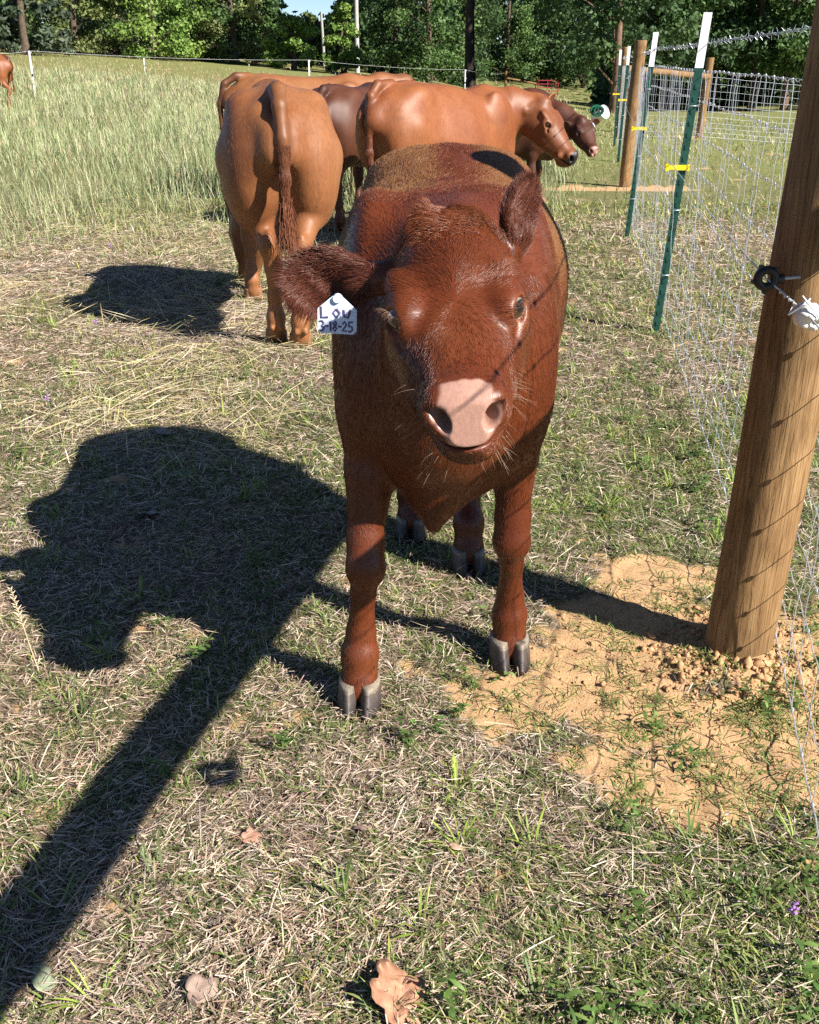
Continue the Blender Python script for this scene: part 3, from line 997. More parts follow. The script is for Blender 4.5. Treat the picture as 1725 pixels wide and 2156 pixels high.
def hide_color_attr(me, v, nrm, head=None, S=1.0, muzzle='pink', seed=0):
    """mask attribute: r = bare muzzle skin, g = dark points, b = pale belly and inner leg"""
    m = np.zeros((len(v), 4), np.float32); m[:, 3] = 1
    if head is not None:
        h = (v - head[0]) @ head[1] / S
        n = (vnoise(h[:, 1] * 90 + 50, h[:, 2] * 90 + 50, 5) - 0.5)
        edge = 0.396 + 0.012 * n + 0.008 * np.abs(h[:, 1] / 0.05) ** 2 - 0.006 * np.clip((-0.05 - h[:, 2]) / 0.05, -1, 1)
        pad = smooth01((h[:, 0] - edge) / 0.006) * smooth01((h[:, 2] + 0.128) / 0.008)
        hw = np.interp(-h[:, 2], [0.03, 0.048, 0.078, 0.098, 0.112, 0.130], [0.036, 0.044, 0.058, 0.044, 0.034, 0.030])
        pad = pad * smooth01((hw - np.abs(h[:, 1]) + 0.008 * n) / 0.010)
        m[:, 0] = pad
        m[:, 1] = smooth01((0.021 - np.linalg.norm((np.abs(h) * [1, 1, -1] - [0.436, 0.040, 0.079]) * [0.8, 1.5, 1.0], axis=1)) / 0.006) * 0.92
        rim = smooth01((0.033 - np.linalg.norm((h - [0.232, 0, -0.036]) * [1, 0, 1], axis=1)) / 0.010) * (np.abs(h[:, 1]) > 0.07)
        m[:, 2] = rim
    a = me.color_attributes.new('hide', 'FLOAT_COLOR', 'POINT')
    a.data.foreach_set('color', m.ravel())

def hide_mat(name, base, dark, light, muzzle, scale=1.0, rough=0.5, sheen=0.0, streak=(26, 26, 26)):
    M = Mat(name, rough, 0.40)
    co = M.coord('Object')
    big = M.noise(co, 3.2, 4, 0.6)
    fine = M.noise(M.coord('Object', streak), 9.0, 5, 0.65)
    c = M.ramp(big, [(0.30, dark), (0.52, base), (0.75, light)])
    c = M.mix(0.45, c, M.mix(1.0, c, M.ramp(fine, [(0.3, (0.55, 0.5, 0.45)), (0.7, (1.25, 1.2, 1.15))]), 'MULTIPLY'))
    hd = M.n('ShaderNodeSeparateColor'); M.l(M.attr('hide'), hd.inputs[0])
    mz = M.noise(co, 140, 3, 0.6)
    vor = M.n('ShaderNodeTexVoronoi', feature='DISTANCE_TO_EDGE'); vor.inputs['Scale'].default_value = 330.0
    M.l(co, vor.inputs['Vector'])
    spk = M.noise(co, 420, 2, 0.5)
    muzzle_c = M.mix(M.ramp(spk, [(0.30, (0.55, 0.55, 0.55)), (0.40, (0, 0, 0))]), muzzle, tuple(x * 0.5 for x in muzzle))
    skin = M.mix(M.ramp(mz, [(0.35, (0, 0, 0)), (0.7, (0.7, 0.7, 0.7))]), muzzle_c, tuple(x * 0.74 for x in muzzle))
    c = M.mix(M.math("MULTIPLY", hd.outputs[2], 0.7), c, tuple(x * 1.35 for x in light))
    c = M.mix(hd.outputs[0], c, skin)
    c = M.mix(hd.outputs[1], c, tuple(x * 0.35 for x in dark))
    M.color(c)
    rr = M.math('MULTIPLY_ADD', hd.outputs[0], -0.18, rough)
    M.l(rr, M.b.inputs['Roughness'])
    M.b.inputs['Sheen Weight'].default_value = sheen
    M.b.inputs['Sheen Roughness'].default_value = 0.35
    M.b.inputs['Sheen Tint'].default_value = (1.0, 0.55, 0.3, 1)
    h = M.math('ADD', M.math('MULTIPLY', fine, 0.5), M.math('MULTIPLY', M.math('MULTIPLY', M.ramp(vor.outputs['Distance'], [(0, (0, 0, 0)), (0.2, (1, 1, 1))]), hd.outputs[0]), 0.16))
    M.bump(h, 0.28, 0.0028 * scale)
    return M.m

def hair_mat(name, c1, c2, rough=0.35):
    """strand material: colour varies from hair to hair, tips a little paler"""
    M = Mat(name, rough + 0.06, 0.42)
    info = M.n('ShaderNodeHairInfo')
    c = M.ramp(info.outputs['Random'], [(0.0, c1), (1.0, c2)])
    c = M.mix(M.math('MULTIPLY', info.outputs['Intercept'], 0.35), c, tuple(min(1.0, x * 1.7) for x in c2))
    M.color(c)
    return M.m

def hair_object(name, roots, mids, tips, rad, mat, parent, npt=4, tipw=0.15):
    """roots, mids, tips: (n,3); quadratic curves"""
    n = len(roots)
    hc = bpy.data.hair_curves.new(name)
    hc.add_curves([npt] * n)
    s = np.linspace(0, 1, npt)[None, :, None]
    P = (1 - s) ** 2 * roots[:, None] + 2 * s * (1 - s) * mids[:, None] + s * s * tips[:, None]
    hc.attributes['position'].data.foreach_set('vector', P.astype(np.float32).ravel())
    R = (rad[:, None] if hasattr(rad, '__len__') else np.full((n, 1), rad)) * (1 - (1 - tipw) * np.linspace(0, 1, npt)[None, :] ** 1.5)
    ra = hc.attributes.get('radius') or hc.attributes.new('radius', 'FLOAT', 'POINT')
    ra.data.foreach_set('value', R.astype(np.float32).ravel())
    hc.materials.append(mat)
    o = bpy.data.objects.new(name, hc)
    return link(o, parent)

def sample_surface(v, q, n, dens=None, rng=None):
    rng = rng or RNG
    A = np.linalg.norm(np.cross(v[q[:, 2]] - v[q[:, 0]], v[q[:, 3]] - v[q[:, 1]]), axis=1) * 0.5
    if dens is not None:
        A = A * dens(v[q].mean(1))
    p = A / A.sum()
    i = rng.choice(len(q), n, p=p)
    a, b = rng.random((n, 1)), rng.random((n, 1))
    Q = v[q[i]]
    return (Q[:, 0] * (1 - a) + Q[:, 1] * a) * (1 - b) + (Q[:, 3] * (1 - a) + Q[:, 2] * a) * b, i

def unit(a):
    return a / (np.linalg.norm(a, axis=-1, keepdims=True) + 1e-12)

def horn_mat():
    M = Mat('hoof_horn', 0.5, 0.4)
    co = M.coord('Object')
    sep = M.n('ShaderNodeSeparateXYZ'); M.l(co, sep.inputs[0])
    band = M.noise(M.coord('Object', (30, 30, 260)), 1.0, 4, 0.6)
    vert = M.noise(M.coord('Object', (200, 200, 20)), 1.0, 4, 0.6)
    z = M.math('ADD', M.math('MULTIPLY', sep.outputs[2], 17.0), M.math('MULTIPLY_ADD', band, 0.5, -0.25))
    c = M.ramp(z, [(0.05, (0.020, 0.015, 0.015)), (0.45, (0.060, 0.047, 0.044)), (0.80, (0.085, 0.066, 0.054)), (0.95, (0.23, 0.19, 0.145))])
    c = M.mix(0.5, c, M.mix(1.0, c, M.ramp(vert, [(0.3, (0.5, 0.5, 0.5)), (0.7, (1.4, 1.35, 1.3))]), 'MULTIPLY'))
    M.color(c)
    M.bump(M.math('ADD', band, vert), 0.3, 0.003)
    return M.m
HORN = horn_mat()

def hoof_mesh(S=1.0):
    """one hoof: two pointed claws with a cleft, about 85 mm wide; x is forward"""
    v = []; f = []
    for s in (-1, 1):
        b = len(v); n = 20; rows = 8
        for i in range(rows + 1):
            t = i / rows                      # 0 ground, 1 coronet
            z = 0.060 * t
            for k in range(n):
                a = 2 * math.pi * k / n
                ca, sa = math.cos(a), math.sin(a)
                L = 0.058 if ca > 0 else 0.040
                x = ca * L * (1.12 - 0.30 * t) - 0.022 * t + 0.008
                wid = 0.0235 * (1.06 - 0.08 * t) * (1 - 0.42 * max(0, ca) ** 2.2)
                y = s * (0.0225 + 0.002 * (1 - t)) + sa * wid - s * 0.006 * max(0, ca) ** 2 * (1 - t)
                y = max(y, 0.0022 + 0.004 * (1 - t) * max(0, ca)) if s > 0 else min(y, -0.0022 - 0.004 * (1 - t) * max(0, ca))
                v.append((x * S, y * S, z * S + 0.0015 * math.sin(i * 2.2)))
        for i in range(rows):
            for k in range(n):
                k2 = (k + 1) % n
                f.append((b + i * n + k, b + i * n + k2, b + (i + 1) * n + k2, b + (i + 1) * n + k))
        f.append(tuple(b + k for k in range(n))[::-1]); f.append(tuple(b + rows * n + k for k in range(n)))
    return mesh_from('hoof', v, f)

def eye_mat():
    M = Mat('wet_brown_eye', 0.04, 0.6)
    co = M.coord('Object')
    sep = M.n('ShaderNodeSeparateXYZ'); M.l(co, sep.inputs[0])
    # local x looks out of the eye; horizontal oval pupil
    r = M.math('SQRT', M.math('ADD', M.math('POWER', M.math('MULTIPLY', sep.outputs[1], 0.62), 2.0), M.math('POWER', sep.outputs[2], 2.0)))
    c = M.ramp(M.math('MULTIPLY', r, 50.0), [(0.18, (0.006, 0.006, 0.010)), (0.26, (0.035, 0.018, 0.009)), (0.5, (0.06, 0.028, 0.012)), (0.62, (0.03, 0.02, 0.015)), (0.75, (0.28, 0.22, 0.19))])
    M.color(c)
    M.b.inputs['Coat Weight'].default_value = 1.0
    M.b.inputs['Coat Roughness'].default_value = 0.02
    return M.m
EYE = eye_mat()

def eye_obj(parent, c, look, up, r):
    bm = bmesh.new()
    bmesh.ops.create_uvsphere(bm, u_segments=24, v_segments=16, radius=r)
    me = bpy.data.meshes.new('eye'); bm.to_mesh(me); bm.free()
    me.polygons.foreach_set('use_smooth', np.ones(len(me.polygons), dtype=bool))
    o = obj('eye', me, EYE, parent)
    Rm = frame(look, up)
    M4 = Matrix([[*Rm[i], c[i]] for i in range(3)] + [[0, 0, 0, 1]])
    o.matrix_local = M4
    return o

def build_calf():
    v, q = build_calf_body()
    nrm = vnormals(v, q)
    root = empty('calf', CALF_O, CALF_RZ)
    tag(root, 'red brown calf with white ear tag facing the camera in the foreground', 'calf')
    me = mesh_from('body', v, q)
    hide_color_attr(me, v, nrm, (CALF['H_O'], CALF['H_R']))
    CM = hide_mat('calf_hide', (0.110, 0.0250, 0.0075), (0.074, 0.0150, 0.0048), (0.140, 0.040, 0.0128), (0.42, 0.235, 0.180), 1.0, 0.38, 0.0)
    obj('body', me, CM, root)
    W, HO, HR = CALF['W'], CALF['H_O'], CALF['H_R']
    for s in (-1, 1):
        look = HR @ np.array([0.70, s * 0.69, 0.20])
        eye_obj(root, W((0.218, s * 0.084, -0.036)), look, HR[:, 2], 0.0240)
    hm = hoof_mesh()
    for k, (x, y) in CALF['feet'].items():
        o = obj('hoof', hm, HORN, root, (x + 0.018, y, 0.003 + float(ground_z(CALF_O.x + y, CALF_O.y - x))))
        o.rotation_euler = (0, 0, {'fr': -0.05, 'fl': 0.06, 'rl': 0.1, 'rr': -0.1}[k])
    CALF['root'] = root; CALF['v'] = v; CALF['q'] = q; CALF['n'] = nrm
    return root
# ---- the calf's coat
def flow_hair(p, n, d, length, lift, rng, droop=0.0):
    """roots p, surface normal n, flow d -> quadratic hair lying along the flow"""
    t = d - n * (d * n).sum(1, keepdims=True)
    t = unit(t)
    L = length[:, None]
    lf = lift[:, None]
    mid = p + (t * 0.5 + n * lf * 0.75) * L
    tip = p + (t * 0.98 + n * lf * 0.75) * L
    tip[:, 2] -= droop * length
    return mid, tip

def swirl(p, f, seed, amt):
    """smooth random direction offset so that the coat breaks into locks"""
    return np.stack([vnoise(p[:, 0] * f + 9 * k + p[:, 2] * f * 0.7, p[:, 1] * f + 5 * k + p[:, 2] * f, seed + k) - 0.5 for k in range(3)], 1) * amt

def calf_coat():
    root, v, q, nrm = CALF['root'], CALF['v'], CALF['q'], CALF['n']
    rng = np.random.default_rng(3)
    HO, HR = CALF['H_O'], CALF['H_R']
    W = CALF['W']
    def is_head(p):
        h = (p - HO) @ HR
        r = (h[:, 0] > -0.03) & (h[:, 0] < 0.47) & (np.abs(h[:, 1]) < 0.125) & (h[:, 2] > -0.24) & (p[:, 0] > 0.5)
        return r, h
    EARS = ((-1, (-0.10, -1.0, -0.06), (0.88, -0.05, 0.30), 0.172, 0.058, 2.6, (0.014, -0.122, -0.075)), (1, (-0.60, 0.30, 0.66), (0.55, 0.85, 0.05), 0.138, 0.056, 5.0, (0.010, 0.108, -0.066)))
    def is_ear(h):
        out = np.zeros(len(h), bool)
        for s, ed, fc, L, Wd, curl, base in EARS:
            l = (h - np.array(base)) @ frame(ed, fc)
            out |= (l[:, 0] > 0.012) & (l[:, 0] < L + 0.01) & (np.abs(l[:, 1]) < Wd + 0.012) & (np.abs(l[:, 2] + 0.01) < 0.04)
        return out
    def dens(p):
        hd, h = is_head(p)
        w = np.where(hd, 2.6, 0.75)
        ear = is_ear(h) & (p[:, 0] > 0.40) & (p[:, 2] > 0.9)
        w = np.where(ear, 3.0, w)
        w = np.where((~hd) & (~ear) & (p[:, 0] > 0.25), 1.0, w)
        w = np.where((~hd) & (~ear) & (p[:, 0] <= 0.30) & (p[:, 2] > 0.8), 2.2, w)
        return w
    N = 220000
    P, fi = sample_surface(v, q, N, dens, rng)
    n = unit(nrm[q[fi]].mean(1))
    hd, h = is_head(P)
    ear = is_ear(h) & (P[:, 0] > 0.40) & (P[:, 2] > 0.88)
    hd &= ~ear
    hn = n @ HR
    # --- flow in calf space
    d = np.tile(np.array([-1.0, 0, -0.35]), (N, 1))
    leg = P[:, 2] < 0.42
    d[leg] = [0.05, 0, -1.0]
    front = (~leg) & (P[:, 0] > 0.36)
    d[front] = [-0.25, 0, -1.0]
    upper = (~leg) & (P[:, 2] > 0.93) & (~hd)
    d[upper] = [-1.0, 0, -0.1]
    # face: a whorl between the eyes
    wc = np.array([0.232, 0.0, 0.0])
    rad = (h - wc) * [1, 1, 0.0]
    side = smooth01((np.abs(h[:, 1]) - 0.075) / 0.03)
    below = smooth01((h[:, 0] - 0.235) / 0.05)
    fd = unit(rad + 1e-5)
    fd = fd + np.stack([-np.sign(h[:, 1]) * 0 + 0 * h[:, 0], np.sign(h[:, 1]) * 0.25 * (1 - below), 0 * h[:, 0]], 1)
    fd = fd * (1 - side)[:, None] + np.array([-0.75, 0, -0.65]) * side[:, None]
    fdw = fd @ HR.T
    d = np.where(hd[:, None], fdw, d)
    # ears: along the ear to its tip
    for s, ed in ((1, (-0.60, 0.30, 0.66)), (-1, (-0.10, -1.0, -0.06))):
        m = ear & (np.sign(h[:, 1]) == s)
        e = HR @ unit(np.array(ed))
        d[m] = e
        up = HR @ (np.array([0, 0, -1.0]) if s < 0 else np.array([0.2, 0.9, 0.1]))
        base = W((0.014, s * 0.11, -0.075))
        d[m] += up * rng.normal(0.18, 0.22, (m.sum(), 1))
    length = np.full(N, 0.012)
    length[hd] = 0.0085
    fore = hd & (h[:, 0] < 0.20) & (h[:, 2] > -0.04)
    length[fore] = 0.017
    length[hd & (h[:, 2] < -0.15)] = 0.016
    length[leg] = 0.007
    neck = (~hd) & (~ear) & (P[:, 0] > 0.28) & (P[:, 2] > 0.7)
    length[neck] = 0.015
    length[ear] = 0.022
    length *= rng.uniform(0.65, 1.25, N)
    lift = np.clip(rng.normal(0.13, 0.07, N), 0.03, 0.5)
    back = (~hd) & (~ear) & (P[:, 2] > 0.84) & (P[:, 0] < 0.30)
    lift[back] += 0.30
    length[back] = 0.010 * rng.uniform(0.7, 1.3, back.sum())                         # woolly, standing coat on the back
    d[back] += rng.normal(0, 0.45, (back.sum(), 3))
    lift[ear] += 0.10
    d = unit(d) + swirl(P, 26, 40, 0.9) * np.where(hd, 0.8, 0.55)[:, None] + rng.normal(0, 0.13, (N, 3))
    # --- leave bare: muzzle, eye openings, hooves
    edge = 0.398 + 0.008 * np.abs(h[:, 1] / 0.05) ** 2
    hwid = np.interp(-h[:, 2], [0.03, 0.048, 0.078, 0.098, 0.112, 0.130], [0.036, 0.044, 0.058, 0.044, 0.034, 0.030])
    bare = hd & (h[:, 0] > edge) & (h[:, 2] > -0.128) & (np.abs(h[:, 1]) < hwid)
    eyez = np.linalg.norm(np.abs(h) * [1, 1, -1] - [0.236, 0.101, 0.031], axis=1) < 0.028
    keep = ~(bare | (hd & eyez) | (P[:, 2] < 0.055))
    nh = hd & keep
    close = np.linalg.norm((np.abs(h) * [1, 1, -1] - [0.236, 0.101, 0.031]), axis=1) < 0.046
    length[close & hd] *= 0.45
    length[hd & (h[:, 0] > 0.36)] *= 0.6
    cor = P[:, 2] < 0.085
    length[cor] = 0.016 * rng.uniform(0.6, 1.2, cor.sum())
    mid, tip = flow_hair(P, n, d, length, lift, rng, 0.05)
    red = hair_mat('red_hair', (0.088, 0.0200, 0.0062), (0.152, 0.041, 0.0135), 0.26)
    gold = hair_mat('golden_brown_hair', (0.15, 0.062, 0.022), (0.25, 0.115, 0.042), 0.40)
    dark = hair_mat('dark_red_hair', (0.055, 0.0150, 0.0095), (0.125, 0.038, 0.021), 0.30)
    ptop = smooth01((0.085 - np.abs(P[:, 1] - 0.01) + 0.05 * (vnoise(P[:, 0] * 14, P[:, 1] * 14, 8) - 0.5)) / 0.075) * smooth01((P[:, 2] - 0.9) / 0.06)
    pgold = (1 - ptop) * smooth01((0.30 - P[:, 0] + 0.10 * (vnoise(P[:, 1] * 11, P[:, 2] * 11, 9) - 0.5)) / 0.16) * smooth01((P[:, 2] - 0.80) / 0.14)
    A = keep & (~hd) & (~ear) & (~leg) & (rng.random(N) < pgold)
    B = keep & (~A) & (~ear)
    rb = np.where(hd, 0.00026, 0.00030)
    hair_object('back_coat', P[A], mid[A], tip[A], np.full(A.sum(), 0.00032), gold, root)
    hair_object('coat', P[B], mid[B], tip[B], rb[B], red, root)
    E = ear & keep
    hair_object('ear_hair', P[E], mid[E], tip[E], 0.00036, dark, root)
    # --- long fringe on the rims and inside of the ears
    def ear_fringe():
        rts, mds, tps = [], [], []
        for s, ed, fc, L, Wd, curl, eb in EARS:
            Rl = HR @ frame(ed, fc)
            base = W(eb)
            m = 5200 if s < 0 else 2600
            a = rng.uniform(0.05, 0.98, m); b = rng.uniform(-0.95, 0.95, m)
            w = Wd * (0.30 + 0.70 * smooth01(a / 0.5)) * np.sqrt(np.clip(1 - np.clip((a - 0.55) / 0.45, 0, 1) ** 2.6, 0, 1))
            bb = b * w
            c = curl * bb * bb * (1.3 - 0.6 * a) - 0.020 * np.sin(np.pi * a) + 0.004
            pt = base + (np.stack([a * L, bb, c], 1) @ Rl.T)
            ln = rng.uniform(0.018, 0.036, m) * (0.75 + 0.35 * np.abs(b)) * (1.0 if s < 0 else 0.7)
            lock = swirl(pt, 45, 70, 1.0)
            dr = unit(np.stack([0.9 + 0 * a, b * 0.55 + (a - 0.3) * b * 0.5, 0.25 + 0 * a], 1) @ Rl.T + lock * 0.9 + rng.normal(0, 0.10, (m, 3)))
            mid_ = pt + dr * ln[:, None] * 0.5 + (Rl[:, 2] * 0.006)
            tip_ = pt + unit(dr + [0, 0, -0.22]) * ln[:, None]
            rts.append(pt); mds.append(mid_); tps.append(tip_)
        hair_object('ear_fringe', np.concatenate(rts), np.concatenate(mds), np.concatenate(tps), 0.00038, dark, root, 5)
    ear_fringe()
    # --- tousled topknot on the poll
    m = 5200
    hx = rng.normal(-0.005, 0.038, m); hy = rng.normal(0, 0.042, m)
    cand = np.stack([hx, hy, np.zeros(m)], 1)
    # drop onto the surface: nearest vertex of the upper head
    vv = v[(v[:, 0] > 0.44) & (v[:, 2] > 0.93)]
    vh = (vv - HO) @ HR
    sel = (vh[:, 2] > -0.06)
    vh = vh[sel]
    key = {}
    gx = np.round(vh[:, 0] / 0.006).astype(int); gy = np.round(vh[:, 1] / 0.006).astype(int)
    for i in range(len(vh)):
        k = (gx[i], gy[i])
        if k not in key or vh[i, 2] > vh[key[k], 2]: key[k] = i
    z = np.array([vh[key[k], 2] if (k := (round(a / 0.006), round(b / 0.006))) in key else np.nan for a, b in zip(hx, hy)])
    ok = ~np.isnan(z)
    hx, hy, z = hx[ok], hy[ok], z[ok]; m = ok.sum()
    pt = np.stack([hx, hy, z], 1)
    sgn = np.sign(hy + 0.008 * np.sin(hx * 90))
    dr = np.stack([0.25 + 5.0 * hx, sgn * 0.8 + hy * 4, 0.12 + 0 * hx], 1)
    wp = HO + pt @ HR.T
    dr = unit(dr + swirl(wp, 30, 90, 1.5) + rng.normal(0, 0.12, (m, 3)))
    ln = rng.uniform(0.020, 0.044, m) * np.exp(-(hy / 0.09) ** 2) * np.exp(-(hx / 0.075) ** 2)
    mid_ = pt + dr * ln[:, None] * 0.5 + np.array([0, 0, 0.006])
    tip_ = pt + dr * ln[:, None] + np.array([0, 0, -0.006])
    hair_object('topknot', wp, HO + mid_ @ HR.T, HO + tip_ @ HR.T, 0.00034, hair_mat('topknot_hair', (0.110, 0.026, 0.0085), (0.185, 0.054, 0.019), 0.28), root, 5)
    # --- whiskers and lashes
    pale = hair_mat('pale_whisker', (0.16, 0.09, 0.055), (0.38, 0.27, 0.18), 0.3)
    R_, M_, T_, RD = [], [], [], []
    for k in range(90):
        s = rng.choice([-1, 1])
        a = rng.uniform(0, 1)
        x = rng.uniform(0.350, 0.432); 
        y = s * rng.uniform(0.010, 0.060); zz = rng.uniform(-0.178, -0.130)
        pt = np.array([x, y, zz])
        out = unit(np.array([0.55 + rng.normal(0, 0.2), y * 12, -0.55 + rng.normal(0, 0.25)]))
        ln = rng.uniform(0.014, 0.034)
        R_.append(pt); M_.append(pt + out * ln * 0.5); T_.append(pt + out * ln + [0, 0, -0.006]); RD.append(0.00026)
    for k in range(46):
        s = rng.choice([-1, 1])
        x = rng.uniform(0.27, 0.40); zz = rng.uniform(-0.150, -0.070)
        pt = np.array([x, s * 0.066, zz])
        out = unit(np.array([0.35 + rng.normal(0, 0.2), s * 1.0, -0.15 + rng.normal(0, 0.3)]))
        ln = rng.uniform(0.025, 0.05)
        R_.append(pt); M_.append(pt + out * ln * 0.5); T_.append(pt + out * ln + np.array([0, 0, -0.012])); RD.append(0.00020)
    R_, M_, T_ = (HO + np.array(a) @ HR.T for a in (R_, M_, T_))
    hair_object('whiskers', R_, M_, T_, np.array(RD), pale, root, 5)
    R_, M_, T_ = [], [], []
    for s in (-1, 1):
        for k in range(46):
            t = rng.uniform(-1, 1)
            pt = np.array([0.228 + t * 0.016, s * (0.108 - 0.012 * t), -0.014 - 0.006 * t * t])
            out = unit(np.array([0.25 + t * 0.5, s * 0.9, 0.15 + rng.normal(0, 0.1)]))
            ln = rng.uniform(0.008, 0.016)
            R_.append(pt); M_.append(pt + out * ln * 0.5); T_.append(pt + out * ln + np.array([0, 0, -0.006]))
    R_, M_, T_ = (HO + np.array(a) @ HR.T for a in (R_, M_, T_))
    hair_object('eyelashes', R_, M_, T_, 0.00022, hair_mat('lash_hair', (0.06, 0.03, 0.02), (0.22, 0.12, 0.08), 0.3), root, 4)

def ear_tag(root, c, right, up, mat, w, h, label, back=None):
    """flat plastic tag with clipped upper corners and a stud"""
    r, u = Vector(right).normalized(), Vector(up).normalized(); n = r.cross(u).normalized()
    M4 = Matrix([[r[i], u[i], n[i], c[i]] for i in range(3)] + [[0, 0, 0, 1]])
    o = [(-w, -h + 0.006), (-w + 0.006, -h), (w - 0.006, -h), (w, -h + 0.006), (w, h * 0.30), (w * 0.40, h * 0.85), (w * 0.22, h), (-w * 0.22, h), (-w * 0.40, h * 0.85), (-w, h * 0.30)]
    mb = MB(); mb.prism(o, -0.0012, 0.0012, M4)
    t = mb.build('ear_tag', mat, root, False)
    t['label'] = label
    st = MB(); st.tube([M4 @ Vector((0, h * 0.86, -0.004)), M4 @ Vector((0, h * 0.86, 0.006))], [0.009, 0.007], 12)
    st.build('stud', mat, t, True)
    return t, M4

def calf_tag():
    root = CALF['root']
    TAGM = plain('pale_blue_tag_plastic', (0.62, 0.73, 0.92), 0.4, 0.5, 0, 0.03)
    INKM = plain('marker_ink', (0.11, 0.075, 0.16), 0.6, 0.3, 0, 0.3)
    c = (0.632, -0.224, 0.902)
    t, M4 = ear_tag(root, c, Vector((0.10, 1.0, -0.03)), Vector((-0.12, 0.03, 1.0)), TAGM, 0.034, 0.032, 'pale blue white ear tag with handwritten letters and a date')
    def stroke(pts, r=0.0021):
        mb.tube([M4 @ Vector((x, y, 0.0013)) for x, y in pts], r, 6)
    # second line, then the first, handwritten
    glyph = {'3': [(-1, 0.9), (0.2, 1.0), (0.9, 0.6), (0.0, 0.1), (0.9, -0.4), (0.3, -1.0), (-0.9, -0.9)], '-': [(-0.7, 0), (0.7, 0)], '1': [(0, 1), (0.1, -1)],
             '8': [(0.8, 0.6), (0, 1), (-0.8, 0.6), (0.7, -0.4), (0.1, -1), (-0.8, -0.5), (0.8, 0.6)], '2': [(-0.9, 0.5), (-0.1, 1), (0.8, 0.5), (-0.9, -0.9), (1.0, -0.85)], '5': [(0.9, 1), (-0.7, 0.95), (-0.8, 0.1), (0.5, 0.1), (0.8, -0.5), (-0.1, -1.0), (-0.9, -0.8)],
             'L': [(-0.8, 1), (-0.7, -1), (0.9, -0.9)], 'o': [(0, 0.7), (-0.8, 0), (0, -0.9), (0.8, 0), (0, 0.7)], 'u': [(-0.8, 0.6), (-0.6, -0.7), (0.2, -0.9), (0.8, 0.6)]}
    mb = MB()
    for ch, x in zip('3-18-25', (-0.0265, -0.0185, -0.0115, -0.0040, 0.0045, 0.0130, 0.0235)):
        stroke([(x + gx * 0.0042, -0.0195 + gy * 0.0085) for gx, gy in glyph[ch]], 0.0017)
    mb.build('date', INKM, t)
    mb = MB()
    for ch, x in zip('Lou', (-0.0220, -0.0010, 0.0170)):
        stroke([(x + gx * 0.0072, 0.0040 + gy * 0.0092) for gx, gy in glyph[ch]], 0.0019)
    mb.build('name_letters', INKM, t)

if 'calf' not in SKIP:
    build_calf()
    calf_tag()
    if 'hair' not in SKIP:
        calf_coat()
# ------------------------------------------------------------------ the rest of the herd
def V3(*a): return np.array(a, float)

